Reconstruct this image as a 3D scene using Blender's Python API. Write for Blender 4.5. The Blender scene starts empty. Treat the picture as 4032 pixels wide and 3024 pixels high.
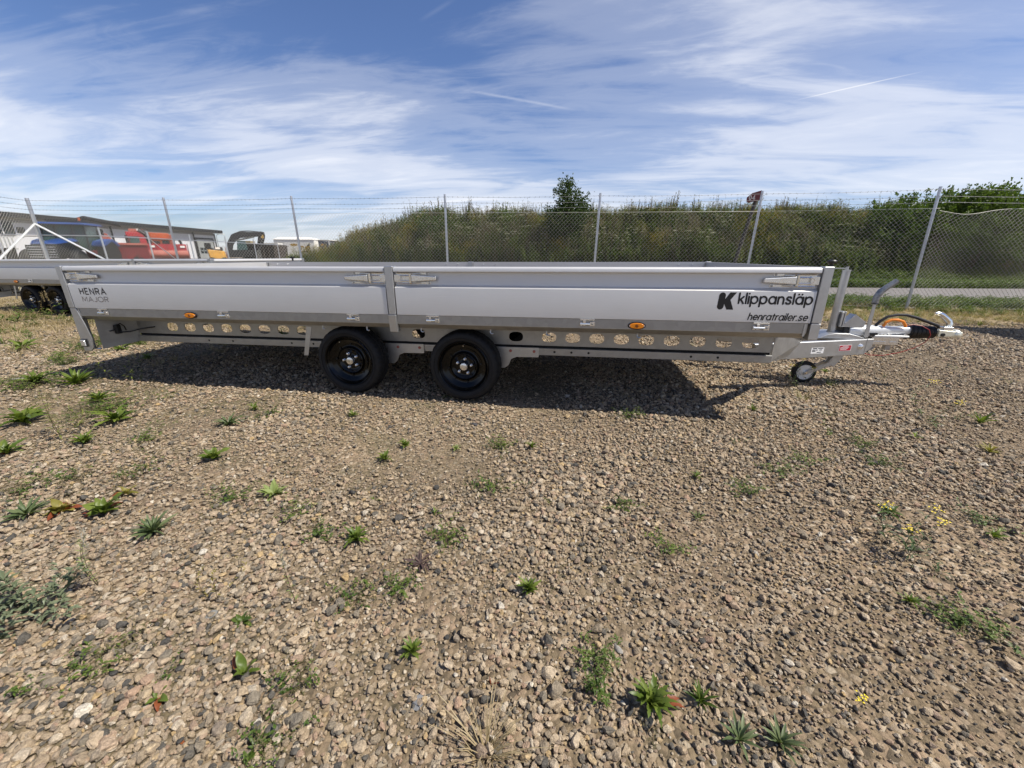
import bpy, bmesh, math, random
import numpy as np
from mathutils import Vector, Matrix

random.seed(7)
rng = np.random.default_rng(11)
scene = bpy.context.scene
col = scene.collection
R = math.radians

# ------------------------------------------------------------------ camera
cam_data = bpy.data.cameras.new('camera')
cam = bpy.data.objects.new('camera', cam_data)
col.objects.link(cam)
CAM = Vector((4.46019, -2.86410, 1.16963))
FW = Vector((-0.14504539, 0.9379093, -0.31509995))
RT = Vector((0.98777919, 0.1556258, 0.00853716))
UP = Vector((-0.05704476, 0.31001089, 0.94902009))
m = Matrix((RT, UP, -FW)).transposed().to_4x4()
m.translation = CAM
cam.matrix_world = m
cam_data.sensor_width = 36.0
cam_data.lens = 13.624
cam_data.clip_start = 0.05
cam_data.clip_end = 3000
scene.camera = cam

# ------------------------------------------------------------------ world, sun, exposure
SUN_AZ = math.atan2(0.73, -0.095)       # clockwise from +Y
SUN_EL = R(55)
world = bpy.data.worlds.new('World')
scene.world = world
world.use_nodes = True
wt = world.node_tree
wt.nodes.clear()


def N(t, kind, **kw):
    n = t.nodes.new(kind)
    for k, v in kw.items():
        if hasattr(n, k) and not k.startswith('i_'):
            setattr(n, k, v)
    return n


def L(t, a, b):
    t.links.new(a, b)


def math_node(t, op, a, b=None, c=None):
    n = t.nodes.new('ShaderNodeMath')
    n.operation = op
    for i, v in enumerate((a, b, c)):
        if v is None:
            continue
        if isinstance(v, (int, float)):
            n.inputs[i].default_value = v
        else:
            t.links.new(v, n.inputs[i])
    return n.outputs[0]


def mix_col(t, fac, a, b, blend='MIX'):
    n = t.nodes.new('ShaderNodeMix')
    n.data_type = 'RGBA'
    n.blend_type = blend
    for i, v in ((0, fac), (6, a), (7, b)):
        if isinstance(v, (int, float)):
            n.inputs[i].default_value = v
        elif isinstance(v, (tuple, list)):
            n.inputs[i].default_value = (*v[:3], 1)
        else:
            t.links.new(v, n.inputs[i])
    return n.outputs[2]


def ramp(t, fac, stops, interp='LINEAR'):
    n = t.nodes.new('ShaderNodeValToRGB')
    cr = n.color_ramp
    cr.interpolation = interp
    while len(cr.elements) < len(stops):
        cr.elements.new(0.5)
    for e, (p, c) in zip(cr.elements, stops):
        e.position = p
        if isinstance(c, (int, float)):
            c = (c, c, c)
        e.color = (*c, 1)
    t.links.new(fac, n.inputs[0])
    return n.outputs[0]


def noise(t, vec, scale, detail=4, rough=0.55, dist=0.0, lac=2.0):
    n = t.nodes.new('ShaderNodeTexNoise')
    n.inputs['Scale'].default_value = scale
    n.inputs['Detail'].default_value = detail
    n.inputs['Roughness'].default_value = rough
    n.inputs['Distortion'].default_value = dist
    n.inputs['Lacunarity'].default_value = lac
    if vec is not None:
        t.links.new(vec, n.inputs['Vector'])
    return n.outputs[0]


def mapping(t, vec, loc=(0, 0, 0), rot=(0, 0, 0), scale=(1, 1, 1)):
    n = t.nodes.new('ShaderNodeMapping')
    n.inputs['Location'].default_value = loc
    n.inputs['Rotation'].default_value = rot
    n.inputs['Scale'].default_value = scale
    t.links.new(vec, n.inputs['Vector'])
    return n.outputs[0]


sky = N(wt, 'ShaderNodeTexSky')
sky.sky_type = 'NISHITA'
sky.sun_disc = False
sky.sun_elevation = SUN_EL
sky.sun_rotation = SUN_AZ
sky.altitude = 20
sky.air_density = 1.0
sky.dust_density = 0.3
sky.ozone_density = 2.5
tc = N(wt, 'ShaderNodeTexCoord')
sep = N(wt, 'ShaderNodeSeparateXYZ')
L(wt, tc.outputs['Generated'], sep.inputs[0])
zz = math_node(wt, 'MAXIMUM', math_node(wt, 'ADD', sep.outputs[2], 0.10), 0.02)
px = math_node(wt, 'DIVIDE', sep.outputs[0], zz)
py = math_node(wt, 'DIVIDE', sep.outputs[1], zz)
comb = N(wt, 'ShaderNodeCombineXYZ')
L(wt, px, comb.inputs[0]); L(wt, py, comb.inputs[1])
pv = comb.outputs[0]                                   # a flat cloud deck seen from below
big = noise(wt, mapping(wt, pv, (4.7, 2.1, 0), (0, 0, R(20)), (0.34, 0.5, 1)), 1.0, 3, 0.5, 0.4)
fib = noise(wt, mapping(wt, pv, (7.9, 3.1, 0), (0, 0, R(-24)), (0.55, 1.7, 1)), 1.5, 6, 0.54, 0.8)
fine = noise(wt, mapping(wt, pv, (5.0, 2.0, 0), (0, 0, R(14)), (1.2, 3.4, 1)), 2.6, 5, 0.66, 1.0)
cl = math_node(wt, 'ADD', math_node(wt, 'MULTIPLY', big, 0.62), math_node(wt, 'ADD', math_node(wt, 'MULTIPLY', fib, 0.36), math_node(wt, 'MULTIPLY', fine, 0.10)))
lowband = ramp(wt, sep.outputs[2], [(0.0, 1.0), (0.10, 1.0), (0.26, 0.72), (0.42, 0.30), (1.0, 0.22)])
cl = math_node(wt, 'ADD', cl, math_node(wt, 'MULTIPLY', lowband, 0.20))
mask = ramp(wt, cl, [(0.55, 0.0), (0.65, 0.26), (0.76, 0.70), (0.90, 1.0)], 'EASE')


def contrail(x0, y0, x1, y1, w, amt):
    dx, dy = x1 - x0, y1 - y0
    ln = math.hypot(dx, dy)
    dx, dy = dx / ln, dy / ln
    u = math_node(wt, 'ADD', math_node(wt, 'MULTIPLY', math_node(wt, 'SUBTRACT', px, x0), dx), math_node(wt, 'MULTIPLY', math_node(wt, 'SUBTRACT', py, y0), dy))
    v = math_node(wt, 'ABSOLUTE', math_node(wt, 'ADD', math_node(wt, 'MULTIPLY', math_node(wt, 'SUBTRACT', px, x0), -dy), math_node(wt, 'MULTIPLY', math_node(wt, 'SUBTRACT', py, y0), dx)))
    a = math_node(wt, 'SUBTRACT', 1.0, math_node(wt, 'MINIMUM', math_node(wt, 'DIVIDE', v, w), 1.0))
    b = math_node(wt, 'MULTIPLY', math_node(wt, 'MINIMUM', math_node(wt, 'MAXIMUM', math_node(wt, 'DIVIDE', u, 0.15), 0.0), 1.0),
                  math_node(wt, 'MINIMUM', math_node(wt, 'MAXIMUM', math_node(wt, 'DIVIDE', math_node(wt, 'SUBTRACT', ln, u), 0.15), 0.0), 1.0))
    return math_node(wt, 'MULTIPLY', math_node(wt, 'MULTIPLY', a, b), amt)


trails = math_node(wt, 'ADD', contrail(1.001, 2.421, 1.378, 2.155, .008, .55), math_node(wt, 'ADD', contrail(-.605, 2.168, -.044, 2.465, .020, .22), contrail(-.614, 1.678, -.443, 1.586, .014, .16)))
mask = math_node(wt, 'MINIMUM', math_node(wt, 'ADD', mask, trails), 1.0)
above = ramp(wt, sep.outputs[2], [(0.0, 0.0), (0.02, 1.0)])
mask = math_node(wt, 'MULTIPLY', mask, above)
cloudcol = mix_col(wt, fib, (7.4, 7.8, 8.8), (10.4, 10.5, 10.9))
tint = mix_col(wt, 1.0, sky.outputs[0], (0.84, 0.92, 1.17), 'MULTIPLY')
skycol = mix_col(wt, math_node(wt, 'MULTIPLY', mask, 0.88), tint, cloudcol)
bg = N(wt, 'ShaderNodeBackground')
bg.inputs['Strength'].default_value = 0.078
L(wt, skycol, bg.inputs['Color'])
wo = N(wt, 'ShaderNodeOutputWorld')
L(wt, bg.outputs[0], wo.inputs['Surface'])

sun_data = bpy.data.lights.new('sun', 'SUN')
sun_data.energy = 5.0
sun_data.angle = R(0.5)
sun_data.color = (1.0, 0.94, 0.84)
sun = bpy.data.objects.new('sun', sun_data)
col.objects.link(sun)
sd = Vector((math.sin(SUN_AZ) * math.cos(SUN_EL), math.cos(SUN_AZ) * math.cos(SUN_EL), math.sin(SUN_EL)))
sun.rotation_euler = sd.to_track_quat('Z', 'Y').to_euler()
sun.location = (0, 0, 30)

vs = scene.view_settings
vs.view_transform = 'Standard'
vs.look = 'None'
vs.gamma = 1.0
vs.use_curve_mapping = False
vs.exposure = 0.42
scene.render.engine = 'CYCLES'
world.cycles.sampling_method = 'MANUAL'
world.cycles.sample_map_resolution = 256
scene.cycles.use_denoising = True
scene.cycles.max_bounces = 4
scene.cycles.diffuse_bounces = 2
scene.cycles.glossy_bounces = 3
scene.cycles.adaptive_threshold = 0.02
scene.cycles.transparent_max_bounces = 8

# ------------------------------------------------------------------ mesh helpers
class MB:
    """collects shapes; build() links them as one mesh object"""

    def __init__(self):
        self.v, self.f = [], []

    def add(self, vs, fs):
        o = len(self.v)
        self.v.extend([tuple(p) for p in vs])
        self.f.extend([tuple(i + o for i in f) for f in fs])
        return self

    def box(self, x0, x1, y0, y1, z0, z1):
        return self.add([(x0, y0, z0), (x1, y0, z0), (x1, y1, z0), (x0, y1, z0), (x0, y0, z1), (x1, y0, z1), (x1, y1, z1), (x0, y1, z1)],
                        [(0, 3, 2, 1), (4, 5, 6, 7), (0, 1, 5, 4), (1, 2, 6, 5), (2, 3, 7, 6), (3, 0, 4, 7)])

    def hexa(self, a, b):
        """a, b: two quads (4 points each), joined"""
        return self.add(list(a) + list(b), [(3, 2, 1, 0), (4, 5, 6, 7), (0, 1, 5, 4), (1, 2, 6, 5), (2, 3, 7, 6), (3, 0, 4, 7)])

    def prism(self, prof, axis, a, b):
        n = len(prof)
        mk = {'x': lambda u, v, w: (w, u, v), 'y': lambda u, v, w: (u, w, v), 'z': lambda u, v, w: (u, v, w)}[axis]
        vs = [mk(u, v, a) for u, v in prof] + [mk(u, v, b) for u, v in prof]
        fs = [tuple(range(n))[::-1], tuple(range(n, 2 * n))]
        fs += [(i, (i + 1) % n, n + (i + 1) % n, n + i) for i in range(n)]
        return self.add(vs, fs)

    def tube(self, pts, r, n=8, cap=True):
        pts = [Vector(p) for p in pts]
        k = len(pts)
        rs = r if isinstance(r, (list, tuple)) else [r] * k
        rings = []
        ref = None
        for i, p in enumerate(pts):
            d = (pts[min(i + 1, k - 1)] - pts[max(i - 1, 0)]).normalized()
            if ref is None:
                ref = d.orthogonal().normalized()
            ref = (ref - d * ref.dot(d))
            if ref.length < 1e-6:
                ref = d.orthogonal()
            ref.normalize()
            bi = d.cross(ref)
            rings.append([p + (ref * math.cos(2 * math.pi * j / n) + bi * math.sin(2 * math.pi * j / n)) * rs[i] for j in range(n)])
        vs = [q for ring in rings for q in ring]
        fs = [(i * n + j, i * n + (j + 1) % n, (i + 1) * n + (j + 1) % n, (i + 1) * n + j) for i in range(k - 1) for j in range(n)]
        if cap:
            fs += [tuple(range(n))[::-1], tuple(range((k - 1) * n, k * n))]
        return self.add(vs, fs)

    def lathe(self, prof, o, axis='y', n=32, closed=False, rfun=None, caps=True):
        """prof: (radius, height) list turned about axis through o"""
        vs, fs = [], []
        k = len(prof)
        for i, (r, h) in enumerate(prof):
            for j in range(n):
                a = 2 * math.pi * j / n
                rr = r if rfun is None else rfun(i, j, r)
                c, s = rr * math.cos(a), rr * math.sin(a)
                p = {'y': (c, h, s), 'x': (h, c, s), 'z': (c, s, h)}[axis]
                vs.append((o[0] + p[0], o[1] + p[1], o[2] + p[2]))
        for i in range(k - 1 if not closed else k):
            i2 = (i + 1) % k
            for j in range(n):
                fs.append((i * n + j, i * n + (j + 1) % n, i2 * n + (j + 1) % n, i2 * n + j))
        if not closed and caps:
            if prof[0][0] > 1e-5:
                fs.append(tuple(range(n))[::-1])
            if prof[-1][0] > 1e-5:
                fs.append(tuple(range((k - 1) * n, k * n)))
        return self.add(vs, fs)

    def xf(self, mat):
        self.v = [tuple(mat @ Vector(p)) for p in self.v]
        return self

    def build(self, name, mat, parent=None, smooth=False, bevel=0.0, recalc=True, sharp=35):
        me = bpy.data.meshes.new(name)
        me.from_pydata(self.v, [], self.f)
        if recalc:
            bm = bmesh.new()
            bm.from_mesh(me)
            bmesh.ops.remove_doubles(bm, verts=bm.verts, dist=1e-6)
            bmesh.ops.recalc_face_normals(bm, faces=bm.faces)
            bm.to_mesh(me)
            bm.free()
        me.materials.append(mat)
        if smooth:
            me.polygons.foreach_set('use_smooth', [True] * len(me.polygons))
            me.set_sharp_from_angle(angle=R(sharp))
        o = bpy.data.objects.new(name, me)
        col.objects.link(o)
        if parent:
            o.parent = parent
        if bevel:
            b = o.modifiers.new('bevel', 'BEVEL')
            b.width = bevel
            b.segments = 2
            b.limit_method = 'ANGLE'
            b.angle_limit = R(40)
            me.polygons.foreach_set('use_smooth', [True] * len(me.polygons))
            me.set_sharp_from_angle(angle=R(35))
            b.harden_normals = True
        return o


def tag(o, label=None, cat=None, group=None, kind=None):
    if label:
        o['label'] = label
    if cat:
        o['category'] = cat
    if group:
        o['group'] = group
    if kind:
        o['kind'] = kind
    return o


def empty(name, loc=(0, 0, 0), rot=(0, 0, 0)):
    o = bpy.data.objects.new(name, None)
    o.location = loc
    o.rotation_euler = rot
    o.empty_display_size = 0.2
    col.objects.link(o)
    return o


def copy_tree(o, parent=None):
    c = o.copy()
    col.objects.link(c)
    c.parent = parent
    for ch in list(o.children):
        copy_tree(ch, c)
    return c


# ------------------------------------------------------------------ materials
def mat_new(name):
    mt = bpy.data.materials.new(name)
    mt.use_nodes = True
    t = mt.node_tree
    b = t.nodes['Principled BSDF']
    return mt, t, b


def pmat(name, c, rough=0.5, metal=0.0, var=0.0, vscale=8.0, bump=0.0, bscale=60.0, spec=0.5, rvar=0.0, coat=0.0):
    mt, t, b = mat_new(name)
    b.inputs['Base Color'].default_value = (*c, 1)
    b.inputs['Roughness'].default_value = rough
    b.inputs['Metallic'].default_value = metal
    b.inputs['Specular IOR Level'].default_value = spec
    b.inputs['Coat Weight'].default_value = coat
    g = N(t, 'ShaderNodeTexCoord').outputs['Object']
    if var:
        n = noise(t, g, vscale, 5, 0.6)
        f = ramp(t, n, [(0.3, 1 - var), (0.7, 1 + var)])
        L(t, mix_col(t, 1.0, c, f, 'MULTIPLY'), b.inputs['Base Color'])
        if rvar:
            L(t, math_node(t, 'ADD', rough - rvar / 2, math_node(t, 'MULTIPLY', n, rvar)), b.inputs['Roughness'])
    if bump:
        bn = N(t, 'ShaderNodeBump')
        bn.inputs['Strength'].default_value = bump
        bn.inputs['Distance'].default_value = 0.004
        L(t, noise(t, g, bscale, 4), bn.inputs['Height'])
        L(t, bn.outputs[0], b.inputs['Normal'])
    return mt


def galv_mat(name, c, rough=0.42, spangle=34.0, amt=0.16, streak=0.06):
    mt, t, b = mat_new(name)
    g = N(t, 'ShaderNodeTexCoord').outputs['Object']
    vo = N(t, 'ShaderNodeTexVoronoi')
    vo.inputs['Scale'].default_value = spangle
    L(t, g, vo.inputs['Vector'])
    sp = N(t, 'ShaderNodeSeparateColor')
    L(t, vo.outputs['Color'], sp.inputs[0])
    n = noise(t, g, 9.0, 6, 0.65)
    n2 = noise(t, mapping(t, g, scale=(3, 3, 30)), 2.0, 5, 0.6)
    f = math_node(t, 'ADD', 1 - amt * 0.9, math_node(t, 'MULTIPLY', sp.outputs[0], amt * 0.5))
    f = math_node(t, 'ADD', f, math_node(t, 'MULTIPLY', n, amt))
    f = math_node(t, 'ADD', f, math_node(t, 'MULTIPLY', n2, streak))
    cc = N(t, 'ShaderNodeCombineColor')
    for i in range(3):
        L(t, f, cc.inputs[i])
    L(t, mix_col(t, 1.0, c, cc.outputs[0], 'MULTIPLY'), b.inputs['Base Color'])
    b.inputs['Metallic'].default_value = 0.9
    L(t, math_node(t, 'ADD', rough - 0.12, math_node(t, 'MULTIPLY', n, 0.24)), b.inputs['Roughness'])
    bn = N(t, 'ShaderNodeBump')
    bn.inputs['Strength'].default_value = 0.12
    bn.inputs['Distance'].default_value = 0.002
    L(t, noise(t, g, 22.0, 3), bn.inputs['Height'])
    L(t, bn.outputs[0], b.inputs['Normal'])
    return mt


def leaf_mat(name, c, c2, trans=0.3, rough=0.5, patch=6.0):
    mt, t, b = mat_new(name)
    g = N(t, 'ShaderNodeTexCoord').outputs['Object']
    oi = N(t, 'ShaderNodeObjectInfo')
    n = noise(t, g, patch, 3, 0.6)
    f = math_node(t, 'ADD', math_node(t, 'MULTIPLY', n, 0.6), math_node(t, 'MULTIPLY', oi.outputs['Random'], 0.5))
    cc = ramp(t, f, [(0.25, c), (0.8, c2)])
    L(t, cc, b.inputs['Base Color'])
    b.inputs['Roughness'].default_value = rough
    b.inputs['Specular IOR Level'].default_value = 0.35
    tr = N(t, 'ShaderNodeBsdfTranslucent')
    L(t, mix_col(t, 1.0, cc, (1.25, 1.35, 0.7), 'MULTIPLY'), tr.inputs['Color'])
    mx = N(t, 'ShaderNodeMixShader')
    mx.inputs[0].default_value = trans
    L(t, b.outputs[0], mx.inputs[1])
    L(t, tr.outputs[0], mx.inputs[2])
    L(t, mx.outputs[0], t.nodes['Material Output'].inputs['Surface'])
    return mt


M = {}
# anodised aluminium side panels: fine brushed grain along the length
mt, t, b = mat_new('aluminium_panel')
g = N(t, 'ShaderNodeTexCoord').outputs['Object']
n1 = noise(t, mapping(t, g, scale=(1.2, 1.2, 90)), 3.0, 4, 0.6)
n2 = noise(t, g, 2.2, 5, 0.6)
b.inputs['Metallic'].default_value = 0.5
L(t, ramp(t, math_node(t, 'ADD', math_node(t, 'MULTIPLY', n1, 0.5), math_node(t, 'MULTIPLY', n2, 0.5)), [(0.3, (0.58, 0.572, 0.555)), (0.7, (0.65, 0.64, 0.62))]), b.inputs['Base Color'])
L(t, math_node(t, 'ADD', 0.46, math_node(t, 'MULTIPLY', n2, 0.10)), b.inputs['Roughness'])
bn = N(t, 'ShaderNodeBump'); bn.inputs['Strength'].default_value = 0.05; bn.inputs['Distance'].default_value = 0.001
L(t, noise(t, g, 400.0, 2), bn.inputs['Height']); L(t, bn.outputs[0], b.inputs['Normal'])
M['alu'] = mt
M['galv'] = galv_mat('galvanised_steel', (0.48, 0.485, 0.485))
M['galv_dull'] = galv_mat('dull_galvanised_steel', (0.37, 0.365, 0.35), 0.5, 26, 0.22)
M['zinc'] = galv_mat('bright_zinc', (0.75, 0.75, 0.74), 0.26, 60, 0.1)
M['chrome'] = pmat('polished_steel', (0.78, 0.78, 0.76), 0.16, 1.0, 0.06, 30)
M['cast'] = pmat('silver_white_casting', (0.72, 0.73, 0.72), 0.38, 0.25, 0.07, 18, 0.15, 90)
M['ply'] = pmat('floor_plywood', (0.10, 0.065, 0.04), 0.55, 0, 0.2, 5)
M['rubber'] = pmat('tyre_rubber', (0.011, 0.011, 0.0115), 0.68, 0, 0.35, 14, 0.2, 120, spec=0.35)
M['rim'] = pmat('black_rim_paint', (0.003, 0.003, 0.003), 0.16, 0, spec=0.3)
M['blackplastic'] = pmat('black_plastic', (0.012, 0.012, 0.013), 0.45)
M['bellows'] = pmat('bellows_rubber', (0.014, 0.014, 0.015), 0.38)
M['amber'] = pmat('amber_lens', (0.85, 0.26, 0.01), 0.22)
M['orange'] = pmat('orange_hose', (0.75, 0.22, 0.015), 0.5, 0, 0.15, 30)
M['redcable'] = pmat('red_cable', (0.28, 0.02, 0.018), 0.5)
M['sticker'] = pmat('white_sticker', (0.80, 0.80, 0.79), 0.45)
M['redsticker'] = pmat('red_sticker', (0.42, 0.012, 0.03), 0.45)
M['ink'] = pmat('black_vinyl', (0.006, 0.006, 0.007), 0.4)
M['inkgrey'] = pmat('dark_grey_print', (0.055, 0.053, 0.052), 0.5)
M['inkbrown'] = pmat('brown_grey_print', (0.13, 0.095, 0.075), 0.5)
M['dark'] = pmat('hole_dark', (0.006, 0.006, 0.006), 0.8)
M['grip'] = pmat('film_wrapped_grip', (0.23, 0.24, 0.25), 0.24, 0.3, 0.3, 60, 0.7, 60)
M['lampglass'] = pmat('clear_lamp_lens', (0.75, 0.75, 0.74), 0.12, 0.6)

# ------------------------------------------------------------------ stroke lettering
def arc(cx, cz, rx, rz, a0, a1, n=12):
    return [(cx + rx * math.cos(R(a0 + (a1 - a0) * i / n)), cz + rz * math.sin(R(a0 + (a1 - a0) * i / n))) for i in range(n + 1)]


_ring = lambda: [arc(.25, .26, .25, .26, 0, 360, 20)]
_arch = [(0, .0), (0, .5)]
GLYPH = {
    'k': ([[(0, 0), (0, .75)], [(.34, .5), (.03, .22)], [(.13, .3), (.36, 0)]], .36),
    'l': ([[(0, 0), (0, .75)]], .0),
    'i': ([[(0, 0), (0, .52)], [(0, .72), (0, .725)]], .0),
    'p': (_ring() + [[(0, -.22), (0, .5)]], .5),
    'a': (_ring() + [[(.5, 0), (.5, .5)]], .5),
    'n': ([_arch, arc(.2, .3, .2, .21, 180, 0, 10) + [(.4, 0)]], .4),
    'h': ([[(0, 0), (0, .75)], arc(.2, .3, .2, .21, 180, 0, 10) + [(.4, 0)]], .4),
    's': ([[(.35, .44), (.27, .51), (.12, .51), (.04, .43), (.06, .33), (.19, .27), (.32, .21), (.355, .1), (.27, .01), (.1, .01), (.01, .09)]], .36),
    'e': ([[(.02, .26)] + arc(.25, .26, .24, .26, 0, 310, 16)], .48),
    'r': ([_arch, arc(.18, .3, .18, .21, 180, 70, 8)], .22),
    't': ([[(.11, 0), (.11, .68)], [(0, .5), (.24, .5)]], .24),
    '.': ([[(0, .01), (0, .02)]], .02),
    'H': ([[(0, 0), (0, .7)], [(.42, 0), (.42, .7)], [(0, .36), (.42, .36)]], .42),
    'E': ([[(.36, 0), (0, 0), (0, .7), (.36, .7)], [(0, .36), (.32, .36)]], .36),
    'N': ([[(0, 0), (0, .7), (.44, 0), (.44, .7)]], .44),
    'R': ([[(0, 0), (0, .7), (.24, .7)] + arc(.24, .52, .18, .18, 90, -90, 8) + [(0, .34)], [(.2, .34), (.42, 0)]], .42),
    'A': ([[(0, 0), (.27, .7), (.54, 0)], [(.11, .24), (.43, .24)]], .54),
    'M': ([[(0, 0), (.04, .7), (.31, .12), (.58, .7), (.62, 0)]], .62),
    'J': ([[(.3, .7), (.3, .18)] + arc(.13, .17, .17, .17, 0, -150, 8)], .3),
    'O': ([arc(.33, .35, .33, .35, 0, 360, 20)], .66),
    'Z': ([[(0, .7), (.46, .7), (0, 0), (.5, 0)]], .5),
    'W': ([[(0, .7), (.17, 0), (.33, .6), (.49, 0), (.66, .7)]], .66),
    'S': ([[(.40, .58), (.30, .69), (.13, .69), (.03, .57), (.07, .44), (.22, .36), (.38, .28), (.42, .14), (.31, .01), (.12, .01), (.0, .13)]], .42),
    '0': ([arc(.2, .35, .2, .35, 0, 360, 16)], .4),
    '4': ([[(.34, 0), (.34, .7), (0, .2), (.45, .2)]], .45),
}
GLYPH['ä'] = (GLYPH['a'][0] + [[(.13, .70), (.13, .705)], [(.37, .70), (.37, .705)]], .5)


def ribbon(mb, pts, w, y, capround=True):
    """flat stroke in an XZ plane at depth y, looking towards -Y"""
    P = [np.array(p, float) for p in pts]
    closed = np.linalg.norm(P[0] - P[-1]) < 1e-6
    k = len(P)
    lo, hi = [], []
    for i in range(k):
        a = P[i - 1] if i > 0 else (P[-2] if closed else P[0])
        c = P[i + 1] if i < k - 1 else (P[1] if closed else P[-1])
        d1 = P[i] - a if np.linalg.norm(P[i] - a) > 1e-9 else c - P[i]
        d2 = c - P[i] if np.linalg.norm(c - P[i]) > 1e-9 else d1
        d1 = d1 / np.linalg.norm(d1); d2 = d2 / np.linalg.norm(d2)
        n1 = np.array([-d1[1], d1[0]]); n2 = np.array([-d2[1], d2[0]])
        nn = n1 + n2
        if np.linalg.norm(nn) < 1e-3:
            nn = n1
        nn = nn / np.linalg.norm(nn)
        s = 1 / max(0.45, float(nn @ n1))
        lo.append(P[i] - nn * w / 2 * s); hi.append(P[i] + nn * w / 2 * s)
    vs = [(q[0], y, q[1]) for q in lo] + [(q[0], y, q[1]) for q in hi]
    mb.add(vs, [(i, i + 1, k + i + 1, k + i) for i in range(k - 1)])
    if capround and not closed:
        for c in (P[0], P[-1]):
            mb.add([(c[0] + w / 2 * math.cos(j * math.pi / 6), y - 0.00008, c[1] + w / 2 * math.sin(j * math.pi / 6)) for j in range(12)], [tuple(range(12))])


def lettering(name, text, x0, z0, width, height, weight, y, mat, parent, shear=0.0, gap=0.2, label=None, unit=0.7, capround=True):
    """height: metres for `unit` em; the word is stretched to the given width"""
    tot = sum(GLYPH[c][1] for c in text) + gap * (len(text) - 1)
    sz = height / unit
    sx = width / tot
    mb = MB()
    x = 0.0
    k = 0
    for ch in text:
        strokes, adv = GLYPH[ch]
        for s in strokes:
            pts = [(x0 + (x + u) * sx + shear * v * sz, z0 + v * sz) for u, v in s]
            ribbon(mb, pts, weight, y - 0.00018 * (k % 3), capround)
            k += 1
        x += adv + gap
    o = mb.build(name, mat, parent, recalc=False)
    if label:
        o['label'] = label
    return o


# ------------------------------------------------------------------ trailer
def superell(cx, cz, rx, rz, n=20, p=2.6):
    out = []
    for i in range(n):
        a = 2 * math.pi * i / n + math.pi / n
        c, s = math.cos(a), math.sin(a)
        out.append((cx + rx * math.copysign(abs(c) ** (2 / p), c), cz + rz * math.copysign(abs(s) ** (2 / p), s)))
    return out


def web_with_holes(mb, x0, x1, z0, z1, y0, y1, holes):
    """plate in XZ from y0 to y1 with real openings"""
    holes = sorted(holes)
    xs = [x0]
    for i, h in enumerate(holes):
        nxt = holes[i + 1][0] - holes[i + 1][2] if i + 1 < len(holes) else x1
        xs.append(min((h[0] + h[2] + nxt) / 2, h[0] + h[2] + 0.05))
        xs.append(max((h[0] + h[2] + nxt) / 2, nxt - 0.05) if i + 1 < len(holes) else xs[-1])
    lead = holes[0][0] - holes[0][2] - 0.05
    if lead > x0:
        mb.box(x0, lead, y0, y1, z0, z1)
    cur = max(x0, lead)
    for i, (cx, cz, rx, rz) in enumerate(holes):
        end = cx + rx + 0.02
        start = cx - rx - 0.02
        if start > cur + 1e-4:
            mb.box(cur, start, y0, y1, z0, z1)
        hp = superell(cx, cz, rx, rz)
        n = len(hp)
        op = []
        for (hx, hz) in hp:
            dx, dz = hx - cx, hz - cz
            s = min(((end - start) / 2) / max(abs(dx), 1e-9), ((z1 - cz) if dz > 0 else (cz - z0)) / max(abs(dz), 1e-9))
            op.append((cx + dx * s, cz + dz * s))
        # put corners exactly on
        for cxn, czn in ((end, z1), (start, z1), (start, z0), (end, z0)):
            j = min(range(n), key=lambda q: (op[q][0] - cxn) ** 2 + (op[q][1] - czn) ** 2)
            op[j] = (cxn, czn)
        vs = [(u, y0, v) for u, v in hp] + [(u, y0, v) for u, v in op] + [(u, y1, v) for u, v in hp] + [(u, y1, v) for u, v in op]
        fs = []
        for j in range(n):
            q = (j + 1) % n
            fs += [(j, q, n + q, n + j), (2 * n + q, 2 * n + j, 3 * n + j, 3 * n + q), (j, 2 * n + j, 2 * n + q, q), (n + j, n + q, 3 * n + q, 3 * n + j)]
        mb.add(vs, fs)
        cur = end
    if cur < x1:
        mb.box(cur, x1, y0, y1, z0, z1)


PANEL = [(0.030, 0.688), (-0.008, 0.688), (-0.010, 0.690), (-0.010, 0.889), (-0.0085, 0.895), (0.015, 0.913), (0.016, 0.916), (0.016, 1.006), (-0.010, 1.009), (-0.012, 1.012),
         (-0.012, 1.026), (-0.008, 1.036), (0.000, 1.043), (0.010, 1.046), (0.030, 1.046)]


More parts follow.
